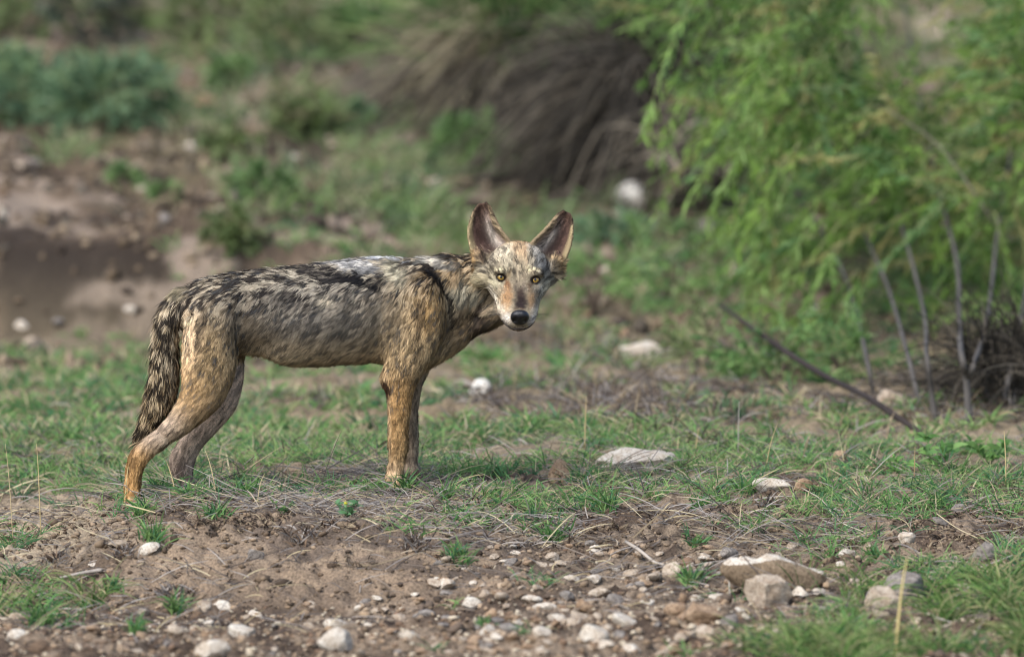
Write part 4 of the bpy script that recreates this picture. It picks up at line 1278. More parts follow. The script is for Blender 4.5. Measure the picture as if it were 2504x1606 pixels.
# --- low green grass in tufts (too many blades to count)
GL = [(300, 1100, 260, 60, 1.0), (120, 1000, 240, 70, .8), (1250, 1110, 330, 62, 1.0), (760, 1130, 180, 50, .9), (700, 1010, 220, 60, .40), (600, 930, 200, 40, .25), (1300, 1000, 300, 60, .8), (1180, 860, 120, 40, .6),
      (1290, 1215, 170, 55, .95), (1450, 1250, 130, 45, .6), (1700, 1120, 300, 50, .7), (2150, 1160, 260, 60, .8), (2400, 1150, 120, 70, .9), (2120, 1230, 200, 50, .45), (1850, 1240, 160, 40, .35), (1700, 1000, 400, 60, .45),
      (40, 1400, 90, 60, .9), (110, 1450, 60, 40, .7), (0, 1330, 70, 50, .6), (2300, 1540, 300, 75, 1.0), (2050, 1570, 180, 40, .9), (2430, 1470, 120, 70, .9), (2050, 1400, 160, 50, .45), (2250, 1350, 200, 60, .35), (2000, 1580, 160, 40, .7),
      (380, 1215, 80, 26, .6), (530, 1225, 60, 26, .5), (1100, 1175, 120, 34, .7), (1560, 1190, 200, 40, .5), (200, 1150, 200, 36, .95), (350, 1190, 60, 26, .7), (500, 1170, 120, 30, .7)]
GN = [(120, 1265, 130, 34, -.95), (700, 1400, 380, 90, -.97), (640, 1280, 260, 30, -.8), (1000, 1560, 700, 60, -.9), (1400, 1450, 300, 60, -.85), (1750, 1330, 200, 50, -.5), (560, 960, 120, 40, -.5), (950, 1230, 200, 26, -.7)]
def grass(name, label, ntuft, yr, nb, ln, wd, lean, pal, seed, power=1.0, dryf=.12, extra=None, thr=.5, dmul=1.0, greyf=0.0, base=.04):
    P, X, Y = scatter(ntuft, yr)
    g = gmap(X, Y, GL, base); g = gmap(X, Y, [(a, b, c, d, s) for a, b, c, d, s in GN], 0)*0+g
    for cx, cy, sx, sy, s in GN:
        g = g*(1+s*np.exp(-.5*(((X-cx)/sx)**2+((Y-cy)/sy)**2)))
    if extra is not None: g = extra(P, X, Y, g)
    for sx_, sy_, sw_, sh_ in STONES:
        if sw_ >= 40: g = g*(1-(.95 if sw_ < 150 else .6)*((np.abs(X-sx_) < sw_*.55) & (Y > sy_-sh_*.3) & (Y < sy_+sh_*1.0+(10 if sy_ > 1000 else 44))))
    pn = fbm(P[:, :2], 4.2, 3, seed)
    keep = rng.random(ntuft) < np.clip(g*dmul*sstep(.42, .57, pn)*1.4, 0, 1)
    P = P[keep]; n = len(P)
    m = rng.integers(nb[0], nb[1], n)
    idx = np.repeat(np.arange(n), m); N_ = len(idx)
    sp = rng.normal(0, .016, (N_, 2)); B = P[idx].copy(); B[:, :2] += sp; B[:, 2] = ground_h(B[:, 0], B[:, 1])-.003
    tl = rng.uniform(.6, 1.35, n)
    L_ = rng.uniform(ln[0], ln[1], N_)*tl[idx]
    Wd_ = rng.uniform(wd[0], wd[1], N_)
    D = rdirs(N_, lean)
    tp = pal[rng.integers(0, len(pal), n)]
    C = tp[idx]*rng.uniform(.7, 1.25, (N_, 1))
    dry = rng.random(N_) < dryf
    C[dry] = DRY[rng.integers(0, len(DRY), dry.sum())]
    gr = rng.random(N_) < greyf
    C[gr] = GREYD[rng.integers(0, len(GREYD), gr.sum())]
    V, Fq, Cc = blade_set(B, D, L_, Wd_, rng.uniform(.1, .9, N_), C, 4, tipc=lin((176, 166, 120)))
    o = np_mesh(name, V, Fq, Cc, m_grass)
    tag(o, label, 'grass', kind='stuff')
    print(name, N_)
grass('grass', 'short green grass growing over the ground around the animal', 7500, (-1.9, 1.4), (12, 34), (.020, .085), (.0010, .0020), .95, GREEN, 5, dryf=.20, greyf=.07)
grass('grass', 'blurred green grass on the flat behind the animal', 7000, (1.2, 5.5), (9, 20), (.03, .085), (.0018, .0036), .8, GREEN, 9, dryf=.28,
      extra=lambda P, X, Y, g: (1-.9*(X < 640)*(Y < 855))*np.maximum(g*(1-.75*(X > 1330)*(Y > 760)*(Y < 1085)), .30+.25*(X<900)*(Y>930))*(1-.6*np.exp(-.5*(((X-640)/180)**2+((Y-960)/40)**2))))
# taller lush blades at the bottom right and left
P, X, Y = scatter(5200, (-2.25, -1.0))
g = gmap(X, Y, [(2330, 1560, 240, 62, 1.0), (2100, 1590, 170, 26, .9), (2450, 1480, 60, 50, 1.0), (1990, 1600, 110, 26, .7), (30, 1410, 60, 50, .55), (210, 1470, 30, 20, .4)])
P = P[rng.random(len(P)) < g*.34*sstep(.42, .56, fbm(P[:, :2], 7, 3, 19))*1.25]
for sx_, sy_, sw_, sh_ in STONES:
    X, Y = proj(P)
    if sw_ >= 40: P = P[~((np.abs(X-sx_) < sw_*.5) & (Y > sy_-sh_*.3) & (Y < sy_+sh_*1.1+14) & (rng.random(len(P)) < .9))]
idx = np.repeat(np.arange(len(P)), 22); B = P[idx].copy(); B[:, :2] += rng.normal(0, .018, (len(idx), 2)); B[:, 2] = ground_h(B[:, 0], B[:, 1])
n = len(idx)
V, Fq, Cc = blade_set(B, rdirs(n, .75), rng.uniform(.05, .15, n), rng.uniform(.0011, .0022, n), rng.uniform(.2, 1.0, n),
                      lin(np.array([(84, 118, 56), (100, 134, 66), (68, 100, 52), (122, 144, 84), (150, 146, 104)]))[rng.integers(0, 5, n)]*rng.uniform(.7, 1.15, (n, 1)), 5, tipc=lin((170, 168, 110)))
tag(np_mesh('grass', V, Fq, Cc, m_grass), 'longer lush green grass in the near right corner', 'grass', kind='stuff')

# --- hillside cover
P, X, Y = scatter(7000, (5.0, 16), 1.6)
bankface = (P[:, 1] < 9.5)*(X < 640)*(Y > 300)
g = .30+.5*fbm(P[:, :2], .9, 2, 91)
g = np.where(bankface, .05, g)
g = np.maximum(g, gmap(X, Y, [(1150, 430, 150, 60, 1.3), (640, 480, 60, 40, .7), (620, 560, 70, 50, .6), (120, 60, 240, 60, .7), (760, 60, 300, 70, .9), (900, 130, 160, 70, .8), (560, 350, 60, 50, .5)]))
g = g*(1-.65*(X > 1330)*(X < 2150)*(Y > 460))
keep = rng.random(len(P)) < g*sstep(.40, .56, fbm(P[:, :2], 2.2, 3, 93)); P = P[keep]; X = X[keep]; Y = Y[keep]; n = len(P)
idx = np.repeat(np.arange(n), 16); N_ = len(idx)
B = P[idx].copy(); B[:, :2] += rng.normal(0, .05, (N_, 2)); B[:, 2] = ground_h(B[:, 0], B[:, 1])-.01
hp = lin(np.array([(100, 124, 76), (122, 142, 92), (96, 116, 84), (148, 148, 112), (136, 124, 98), (118, 140, 82)]))
tc_ = hp[rng.integers(0, 6, n)]
C = tc_[idx]*rng.uniform(.7, 1.2, (N_, 1))
V, Fq, Cc = blade_set(B, rdirs(N_, .8), rng.uniform(.06, .20, N_), rng.uniform(.003, .0065, N_), rng.uniform(.1, .8, N_), C, 4)
tag(np_mesh('grass', V, Fq, Cc, m_grass), 'blurred weeds and grass covering the far hillside', 'ground cover', kind='stuff')

# --- dry grey litter and fallen stems
def litter():
    P, X, Y = scatter(60000, (-1.6, 1.2))
    g = gmap(X, Y, [(820, 1235, 330, 36, 1.0), (1100, 1270, 140, 46, .8), (500, 1215, 160, 24, .7), (1350, 1330, 260, 50, .5), (1700, 1270, 330, 60, .6), (2150, 1290, 300, 70, .5), (1600, 1180, 300, 40, .5), (180, 1300, 120, 40, .4), (1450, 980, 120, 40, .9), (950, 1170, 120, 30, .9), (420, 1180, 80, 20, .5), (1650, 1350, 300, 60, .4)], .16)
    keep = rng.random(len(P)) < g*sstep(.35, .55, fbm(P[:, :2], 5, 2, 15))*.55; P = P[keep]; n = len(P)
    a = rng.normal(0, .7, n)+np.where(rng.random(n) < .5, 0, np.pi); el = np.abs(rng.normal(.05, .28, n))
    D = np.stack([np.cos(a)*np.cos(el), np.sin(a)*np.cos(el)*.8, np.sin(el)], -1)
    L_ = np.exp(rng.normal(-2.85, .5, n)).clip(.02, .17); t = np.linspace(0, 1, 5)
    B = P.copy(); B[:, 2] += rng.uniform(.001, .014, n)
    Q = B[:, None]+D[:, None]*(L_[:, None]*t)[..., None]
    side = np.cross(D, [0, 0, 1.]); cv = rng.normal(0, .22, n)
    Q += side[:, None]*(L_[:, None]*cv[:, None]*(t*(1-t))[None]*1.5)[..., None]
    Q[..., 2] = np.maximum(Q[..., 2] + (L_*rng.uniform(0, .35, n))[:, None]*(t*(1-t))[None], ground_h(Q[..., 0], Q[..., 1])+.002)
    W = rng.uniform(.0006, .0015, n)[:, None]*np.array([.8, 1, 1, .8, .3])
    V, Fq = ribbons(Q, W, np.broadcast_to([0, -.75, .66], (n, 3)).copy(), roll=.4)
    C = np.where((rng.random(n) < .82)[:, None], GREYD[rng.integers(0, 5, n)], DRY[rng.integers(0, 5, n)])*rng.uniform(.7, 1.15, (n, 1))
    tag(np_mesh('dry_litter', V, Fq, np.repeat(C, 10, 0), m_dry), 'tangle of fallen grey and straw-coloured grass stems on the ground', 'dead grass', kind='stuff')
    print('litter', n)
litter()

P, X, Y = scatter(3500, (0.2, 4.2))
g = gmap(X, Y, [(1750, 990, 400, 70, 1.0), (1600, 860, 260, 50, .8), (1350, 990, 160, 50, .8), (2200, 1010, 200, 50, .8), (1650, 900, 300, 50, .6), (700, 960, 250, 50, .25), (1350, 880, 200, 40, .5)])
P = P[rng.random(len(P)) < g*sstep(.40, .6, fbm(P[:, :2], 3, 2, 35))]
idx = np.repeat(np.arange(len(P)), 15); B = P[idx].copy(); B[:, :2] += rng.normal(0, .03, (len(idx), 2)); B[:, 2] = ground_h(B[:, 0], B[:, 1]); n = len(idx)
V, Fq, Cc = blade_set(B, rdirs(n, 1.15), rng.uniform(.03, .13, n), rng.uniform(.001, .0024, n), rng.uniform(.1, 1.0, n), np.vstack([GREYD, lin(np.array([(92, 76, 64), (70, 58, 50), (146, 130, 104)]))])[rng.integers(0, 8, n)]*rng.uniform(.6, 1.15, (n, 1)), 4)
tag(np_mesh('dry_brush', V, Fq, Cc, m_dry), 'brown and grey dead grass standing on the flat below the green shrub', 'dead grass', kind='stuff')
P, X, Y = scatter(9000, (-1.3, .4))
g = gmap(X, Y, [(700, 1285, 330, 20, 1.0), (200, 1330, 120, 30, .9), (1050, 1330, 120, 50, .9), (1350, 1290, 200, 50, .6), (1850, 1260, 300, 50, .5), (2200, 1300, 250, 60, .5), (400, 1420, 120, 30, .4)])
P = P[rng.random(len(P)) < .5*g*sstep(.44, .58, fbm(P[:, :2], 8, 2, 36))]
idx = np.repeat(np.arange(len(P)), 14); B = P[idx].copy(); B[:, :2] += rng.normal(0, .009, (len(idx), 2)); B[:, 2] = ground_h(B[:, 0], B[:, 1]); n = len(idx)
V, Fq, Cc = blade_set(B, rdirs(n, 1.2), rng.uniform(.008, .035, n), rng.uniform(.0009, .0022, n), rng.uniform(.1, 1.0, n), lin(np.array([(92, 76, 62), (70, 58, 50), (124, 106, 86), (54, 46, 40), (150, 134, 110)]))[rng.integers(0, 5, n)]*rng.uniform(.6, 1.15, (n, 1)), 4)
tag(np_mesh('dead_stubble', V, Fq, Cc, m_dry), 'short brown dead stubble along the crumbly lip of the mound', 'dead grass', kind='stuff')

# --- standing dry stalks, each countable
def stalk(px, py0, py1, lean, label, kindc=(196, 178, 128), wid=1.3, Yoff=0):
    p = hit(px, py1); k = (p[1]+14)/14/1000
    h = (py1-py0)*k
    pts = [p, p+np.array([lean*h*.25, 0, h*.4]), p+np.array([lean*h*.6, .01, h*.75]), p+np.array([lean*h, .02, h])]
    mb = MB(); V, Fq = tube(pts, [wid*k, wid*k*.9, wid*k*.7, wid*k*.3], 6, 3); mb.add(V, Fq, lin(kindc))
    o = mb.build('grass_stalk', m_dry, origin=p); tag(o, label, 'grass stalk', 'dry grass stalks')
for a in [(2190, 1365, 1606, .12, 'tall thick straw stalk rising before the large grey rock', (206, 186, 130), 4.0),
          (100, 1085, 1310, -.05, 'pale straw stalk standing left of the sandy patch', (190, 170, 126), 1.5),
          (32, 1085, 1330, -.08, 'straw stalk nearest the left edge', (186, 168, 130), 1.3),
          (1430, 975, 1100, .03, 'thin straw stalk behind the flat cream rock, leftmost of two', (184, 162, 120), 1.6),
          (1700, 1050, 1110, .18, 'leaning straw stalk above the right end of the flat cream rock', (184, 162, 120), 1.4),
          (1805, 985, 1120, .02, 'grey upright stalk right of the flat cream rock', (164, 156, 146), 1.5),
          (1870, 1040, 1170, .25, 'slanting straw stalk above the long pale stone', (176, 160, 118), 1.4),
          (2460, 1060, 1190, -.03, 'straw stalk close to the right edge in grass', (190, 172, 124), 1.6),
          (1785, 1375, 1462, -.08, 'short bleached stalk leaning on the long broken rock', (196, 188, 174), 2.6),
          (345, 1110, 1200, -.45, 'straw stalk slanting in front of the near hind foot', (206, 184, 134), 1.5),
          (430, 1105, 1210, -.35, 'straw stalk between the hind feet', (206, 186, 140), 1.5),
          (530, 1100, 1220, -.25, 'straw stalk slanting before the far hind foot', (198, 178, 136), 1.3),
          (305, 1120, 1240, .1, 'straw stalk just left of the near hind foot', (196, 176, 128), 1.4),
          (2235, 1100, 1190, .04, 'brown dry stalk under the forked green shrub', (160, 136, 100), 1.4)]:
    stalk(*a)

# --- sticks and twigs
def stick(name, label, pts, r, colr, cat='stick'):
    mb = MB(); V, Fq = tube(pts, r, 8, 4); mb.add(V, Fq, lin(colr)*(.75+.5*noise(V, 90, 3))[:, None])
    tag(mb.build(name, m_bark, smooth=True, origin=pts[0]), label, cat)
p0 = hit(2262, 1068); 
stick('fallen_branch', 'long dark branch slanting down through the shrub\'s foot to the ground at right', [p0, at(2180, 1010, p0[1]+.12), at(2110, 965, p0[1]+.35), at(2010, 915, p0[1]+.8), at(1900, 845, p0[1]+1.2), at(1760, 745, p0[1]+1.7)], [.008, .009, .008, .009, .009, .005], (56, 50, 48), 'branch')
a, b_ = hit(142, 1424), hit(250, 1404); up = np.array([0, 0, .008])
stick('twig', 'grey twig lying on the left slope of the mound', [a+up, (a+b_)/2+up*1.3, b_+up*1.2], [.003, .004, .005], (150, 142, 134))
q = [hit(1530, 1343), hit(1562, 1372), hit(1600, 1388), hit(1622, 1402)]
stick('twig', 'forked bleached twig lying above the flat pale stone, right of the mound', [v+up*1.6 for v in q], [.004, .004, .0035, .003], (168, 158, 146))
q = [hit(1960, 1205), hit(2010, 1250), hit(2050, 1290), hit(2110, 1330)]
stick('dry_runner', 'thin bleached runner trailing down the right slope from the tan stone', [v+up*(1.5+1.5*(i % 2)) for i, v in enumerate(q)], [.0014]*4, (176, 166, 146), 'grass runner')
q = [hit(2290, 1285), hit(2340, 1310), hit(2390, 1340)]
stick('dry_runner', 'straw runner ending at the rough grey-white stone by the right edge', [v+up*2 for v in q], [.0013]*3, (186, 170, 138), 'grass runner')

# --- dead stubby root clumps on the mound
def clump(px, py, w, h, label, pal, n=70, dry=True, name='dead_tussock', cat='dead tussock', group='dead grass tussocks', lean=.9, wd=(.0012, .0026), droop=(.1, .6)):
    p = hit(px, py); k = (p[1]+14)/14/1000
    B = np.repeat(p[None], n, 0); B[:, :2] += rng.normal(0, w*k*.20, (n, 2)); B[:, 2] = ground_h(B[:, 0], B[:, 1])-.002
    V, Fq, C = blade_set(B, rdirs(n, lean), rng.uniform(.35, 1.05, n)*h*k, rng.uniform(*wd, n), rng.uniform(*droop, n), pal[rng.integers(0, len(pal), n)]*rng.uniform(.6, 1.2, (n, 1)), 4)
    o = np_mesh(name, V, Fq, C, m_dry if dry else m_grass, origin=p); tag(o, label, cat, group)
BR = lin(np.array([(118, 98, 80), (96, 80, 68), (140, 120, 100), (76, 64, 56)]))
for a in [(738, 1330, 80, 46, 'thick brown dead tussock standing on the crest of the mound'),
          (300, 1365, 70, 40, 'brown dead tussock beside the white tilted stone'),
          (135, 1375, 80, 40, 'brown dead tussock at the left foot of the mound'),
          (420, 1440, 90, 42, 'dead root clump with curled straws low on the mound at left'),
          (1010, 1350, 60, 60, 'dead stub clump at the right end of the bare mound'),
          (960, 1290, 60, 36, 'small brown stub clump on the mound under the foreleg'),
          (820, 1285, 60, 34, 'small brown stub clump beside the yellow-flowered herb'),
          (1150, 1240, 70, 50, 'brown stub clump in grass right of the forefeet'),
          (1880, 1240, 80, 56, 'dead roots hanging below the long pale stone'),
          (1640, 1150, 150, 50, 'heap of dead brown stems right of the flat cream rock'),
          (1440, 960, 130, 60, 'dark dead brush around the small pale stone behind'),
          (1390, 1310, 80, 40, 'dark brown stub clump in the soil right of centre'),
          (1720, 1420, 60, 60, 'dry clump against the left end of the broken rock'),
          (380, 1588, 80, 50, 'blurred brown stub clump at the bottom left edge'),
          (2130, 1235, 80, 50, 'brown straw clump right of the tan stone')]:
    clump(*a, np.vstack([BR, GREYD[:3]]), 90)

# --- single green tufts one can point to
for a in [(372, 1325, 60, 96, 'green grass tuft growing beside the white tilted stone'),
          (530, 1268, 80, 90, 'bright green tuft on the mound behind its crest'),
          (100, 1535, 80, 130, 'green tuft in the gravel at the lower left'),
          (330, 1545, 40, 60, 'small green tuft low in the left foreground'),
          (430, 1510, 40, 80, 'sparse slanting green tuft in the wash at left'),
          (275, 1450, 50, 50, 'small green tuft beside the little tan pebble'),
          (390, 1208, 60, 60, 'green tuft right beside the near hind foot'),
          (940, 1185, 50, 70, 'green tuft growing over the near forefoot'),
          (1125, 1385, 80, 90, 'thin green-grey tuft right of the mound'),
          (1355, 1330, 80, 100, 'yellowish green tuft on the slope right of centre'),
          (1690, 1440, 50, 90, 'upright green tuft beside the many-faced pale stone'),
          (1700, 1335, 60, 60, 'small tuft above the broken rock\'s left end'),
          (2040, 1210, 70, 80, 'green tuft right of the tan stone on the slope'),
          (2140, 1370, 60, 60, 'green tuft under the bright white block stone'),
          (1180, 1530, 60, 30, 'tiny green sprig among gravel at the bottom centre'),
          (1720, 1240, 60, 60, 'small green tuft on the bare soil right of centre'),
          (2290, 1250, 80, 90, 'leafy green tuft near the dark thin slab'),
          (345, 1262, 60, 95, 'green tuft standing in front of the near hind paw'),
          (462, 1222, 70, 85, 'green tuft standing in front of the far hind paw'),
          (985, 1212, 60, 90, 'tall green tuft in front of the forepaws, right one'),
          (905, 1210, 60, 70, 'green tuft left of the forepaws beside the litter'),
          (600, 1215, 60, 80, 'green tuft between the fore and hind feet'),
          (1085, 1225, 60, 90, 'green tuft a step right of the forepaws'),
          (1240, 1225, 80, 110, 'bushy green tuft below the squarish tan stone'),
          (1480, 1250, 80, 100, 'bushy green tuft below the small orange-tan stone'),
          (1820, 1215, 50, 90, 'slender green tuft left of the long pale stone')]:
    clump(*a, GREEN, 60, False, 'grass_tuft', 'grass tuft', 'single green grass tufts', .65, (.0012, .0024), (.1, .8))

# leafy herb with a yellow flower on the mound
def herb(px, py, size, label, flower=False, n=26, pal=None):
    p = hit(px, py); k = (p[1]+14)/14/1000
    root = empty('herb', p); tag(root, label, 'herb')
    mb = MB(); ml = MB()
    for q in range(5):
        a = rng.uniform(0, 6.28); e = p+np.array([math.cos(a)*.6, math.sin(a)*.5, .75])*size*k*rng.uniform(.7, 1.1)
        V, Fq = tube([p, (p+e)/2+np.array([0, 0, .1*size*k]), e], [.0012, .001, .0007], 5, 3); mb.add(V, Fq, lin((110, 132, 90)))
        m = n//5+1
        t = rng.uniform(.25, 1, m); B = p+(e-p)*t[:, None]
        D = rdirs(m, 1.4); L_ = rng.uniform(.25, .45, m)*size*k
        V, Fq, C = blade_set(B, D, L_, L_*.17, rng.uniform(.1, .7, m), (pal if pal is not None else GREEN)[rng.integers(0, 6 if pal is None else len(pal), m)]*rng.uniform(.9, 1.2, (m, 1)), 4)
        ml.add(V, Fq, C)
    mb.build('stem', m_grass, root, origin=p); ml.build('foliage', m_leaf, root, origin=p)
    if flower:
        V, Fq, th, ph = uvball(8, 10); c0 = p+np.array([-.004, -.01, size*k*.62])
        np_mesh('flower', V*.0045+c0, Fq, np.broadcast_to(lin((214, 208, 70)), (len(V), 3)), m_leaf, True, None, root, p)
herb(850, 1275, 62, 'small leafy herb with one yellow flower on the crest of the mound', True, 34, lin(np.array([(110, 150, 104), (128, 166, 118), (98, 140, 96)])))
herb(690, 1262, 50, 'low leafy herb left of the yellow-flowered one', False, 26)
herb(2290, 1150, 90, 'leafy green herb under the shrub at right', False, 40, lin(np.array([(100, 140, 76), (120, 156, 86)])))
herb(2420, 1140, 90, 'broad-leaved herb near the right edge below the shrub', False, 40, lin(np.array([(96, 136, 74), (116, 150, 84)])))
herb(2200, 1170, 60, 'small light green herb left of the leafy one under the shrub', False, 30, lin(np.array([(120, 160, 86), (110, 146, 80)])))

# --- feathery shrubs: woody stems, drooping branchlets, narrow leaves
def sprays(mbL, mbB, starts, dirs, Ls, nleaf, leafl, leafw, pal, sag=.5, tint=None):
    ns = len(starts); k = 6; t = np.linspace(0, 1, k)
    Q = starts[:, None]+dirs[:, None]*(Ls[:, None]*t)[..., None]
    Q[..., 2] -= (Ls*sag)[:, None]*(t**2)[None]
    V, Fq = ribbons(Q, np.full((ns, k), .0022)*np.array([1, .9, .8, .7, .5, .3]), np.broadcast_to([0, -1., .2], (ns, 3)).copy(), roll=.6)
    mbB.add(V, Fq, lin((118, 124, 84)))
    m = nleaf; tt = rng.uniform(.08, 1, (ns, m)); i0 = np.clip((tt*(k-1)).astype(int), 0, k-2); fr = tt*(k-1)-i0
    A = np.take_along_axis(Q, i0[..., None].repeat(3, -1), 1); Bq = np.take_along_axis(Q, (i0+1)[..., None].repeat(3, -1), 1)
    base = (A+(Bq-A)*fr[..., None]).reshape(-1, 3); ax = (Bq-A).reshape(-1, 3); ax /= np.linalg.norm(ax, axis=1, keepdims=True)+1e-9
    rnd = rng.normal(size=base.shape); rnd /= np.linalg.norm(rnd, axis=1, keepdims=True)
    D = ax*.75+rnd*.6+np.array([0, 0, -.15]); D /= np.linalg.norm(D, axis=1, keepdims=True)
    n = len(base); L_ = rng.uniform(.6, 1.2, n)*leafl
    sc = pal[rng.integers(0, len(pal), ns)]*rng.uniform(.8, 1.2, (ns, 1))
    C = np.repeat(sc, m, 0)*rng.uniform(.75, 1.25, (n, 1))
    V, Fq, Cc = blade_set(base, D, L_, np.full(n, leafw)*rng.uniform(.6, 1.2, n), np.full(n, .15), C, 3)
    mbL.add(V, Fq, Cc)

def inpoly(X, Y, poly):
    ins = np.zeros(X.shape, bool); j = len(poly)-1
    for i in range(len(poly)):
        xi, yi = poly[i]; xj, yj = poly[j]
        ins ^= ((yi > Y) != (yj > Y)) & (X < (xj-xi)*(Y-yi)/(yj-yi+1e-9)+xi); j = i
    return ins

BUSHG = lin(np.array([(106, 138, 60), (124, 154, 70), (88, 120, 54), (136, 166, 90), (98, 132, 78), (76, 104, 42), (150, 146, 92), (96, 112, 66)]))
def big_shrub():
    base = hit(2368, 1045)
    root = empty('feathery_shrub', base)
    tag(root, 'large bright green feathery shrub with forked grey stems filling the right side', 'shrub')
    stems = [[(2368, 1045, 0), (2366, 970, .02), (2362, 920, .03), (2350, 860, .05), (2345, 760, .15), (2340, 640, .3), (2300, 480, .5), (2250, 250, .8), (2200, -50, 1.2)],
             [(2364, 925, .03), (2385, 880, .05), (2410, 800, .1), (2425, 700, .2), (2440, 560, .4), (2470, 380, .6), (2490, 120, .9), (2500, -100, 1.2)],
             [(2290, 1030, .1), (2278, 960, .12), (2265, 860, .15), (2262, 780, .2), (2230, 640, .4), (2180, 470, .7), (2120, 260, 1.0), (2060, 0, 1.4)],
             [(2255, 1000, .2), (2235, 930, .25), (2215, 850, .3), (2170, 700, .5), (2110, 560, .8), (2040, 380, 1.1), (1960, 180, 1.4), (1900, -60, 1.8)],
             [(2140, 960, .6), (2120, 880, .62), (2100, 790, .7), (2060, 660, .8), (1980, 520, 1.1), (1900, 400, 1.3), (1840, 300, 1.5)],
             [(2450, 1030, .3), (2470, 900, .35), (2500, 760, .5), (2540, 560, .8), (2600, 300, 1.2)]]
    rad_ = [.0115, .009, .0085, .008, .008, .009]
    for st, r0_ in zip(stems, rad_):
        pts = [at(a, b, base[1]+c+(max(0, 860-b)/860)**.6*3.0) for a, b, c in st]
        if st[0][1] > 955:
            g = pts[0]; pts[0] = np.array([g[0], g[1], ground_h(g[0], g[1])-.01])
        mb = MB(); V, Fq = tube(pts, np.linspace(r0_, r0_*.35, len(pts)), 8, 4)
        mb.add(V, Fq, lin((92, 88, 84))*(.55+.55*noise(V, 60, 4))[:, None]); mb.build('stem', m_bark, root, True, origin=base)
    poly = [(1640, -80), (1680, 60), (1710, 170), (1750, 260), (1760, 330), (1790, 420), (1840, 430), (1890, 470), (1870, 560), (1900, 700), (1970, 850), (2080, 930), (2160, 910), (2210, 880), (2270, 830), (2340, 800), (2420, 850), (2560, 850), (2620, 300), (2620, -120)]
    n = 6200
    X = rng.uniform(1600, 2600, n); Y = rng.uniform(-120, 950, n)
    ok = inpoly(X, Y, poly)
    # thin spots where darkness shows through
    dn = fbm(np.stack([X, Y], -1)/1000, 5.5, 2, 45)
    g = sstep(.34, .55, dn)
    for cx, cy, sx, sy, s in [(2230, 620, 90, 90, -.85), (2160, 190, 60, 60, -.3), (1960, 640, 50, 50, -.4), (2330, 60, 110, 60, -.75), (2400, 420, 90, 70, -.4), (2330, 380, 120, 70, -.4), (1930, 120, 30, 40, -.6), (2450, 640, 100, 50, -.5), (1850, 370, 40, 40, -.7), (2350, 740, 200, 70, -.6)]:
        g = g*(1+s*np.exp(-.5*(((X-cx)/sx)**2+((Y-cy)/sy)**2)))
    g = g*(.35+.65*sstep(0, 260, X-np.interp(Y, [-80, 170, 420, 560, 900], [1640, 1710, 1800, 1960, 2080])))
    ok &= rng.random(n) < g*.95
    X, Y = X[ok], Y[ok]; n = len(X)
    dep = base[1]+1.7+rng.random(n)*2.4+np.clip((900-Y)/900, 0, 1)*.5
    S0 = np.array([at(a, b-40, c) for a, b, c in zip(X, Y, dep)])
    a = rng.normal(0, 1, n)
    D = np.stack([-.45+rng.normal(0, .6, n), rng.normal(-.1, .4, n), -.12+rng.normal(0, .6, n)], -1); D /= np.linalg.norm(D, axis=1, keepdims=True)
    mbL, mbB = MB(), MB()
    sprays(mbL, mbB, S0, D, rng.uniform(.12, .34, n), 34, .042, .0038, BUSHG, .16)
    # a few long drooping wands at the left edge
    W0 = [(1720, 100), (1780, 240), (1760, 60), (1840, 330), (1900, 430), (1810, 160), (1900, 500), (1980, 560), (2050, 640), (2100, 700), (1860, 280), (2070, 760), (2110, 800)]
    S1 = np.array([at(x, y-60, base[1]+1.6+rng.uniform(0, .9)) for x, y in W0]*3)+rng.normal(0, .04, (len(W0)*3, 3))
    D1 = np.stack([-.5+rng.normal(0, .2, len(S1)), rng.normal(0, .2, len(S1)), -.7+rng.normal(0, .2, len(S1))], -1); D1 /= np.linalg.norm(D1, axis=1, keepdims=True)
    sprays(mbL, mbB, S1, D1, rng.uniform(.2, .36, len(S1)), 40, .042, .004, BUSHG[1:4], .4)
    # connecting twigs from stems outwards
    mb = mbB
    for q in range(60):
        i = rng.integers(0, n); e = S0[i]; st = stems[rng.integers(0, len(stems))]; s_ = st[rng.integers(len(st)//2, len(st))]
        s0 = at(s_[0], s_[1], base[1]+s_[2]+(max(0, 860-s_[1])/860)**.6*3.0)
        if np.linalg.norm(e-s0) > .8: continue
        V, Fq = tube([s0, (s0+e)/2+np.array([0, 0, .06]), e], [.004, .003, .0015], 5, 3); mb.add(V, Fq, lin((120, 112, 100)))
    mbB.build('branchlets', m_bark, root, origin=base); mbL.build('foliage', m_leaf, root, origin=base)
big_shrub()

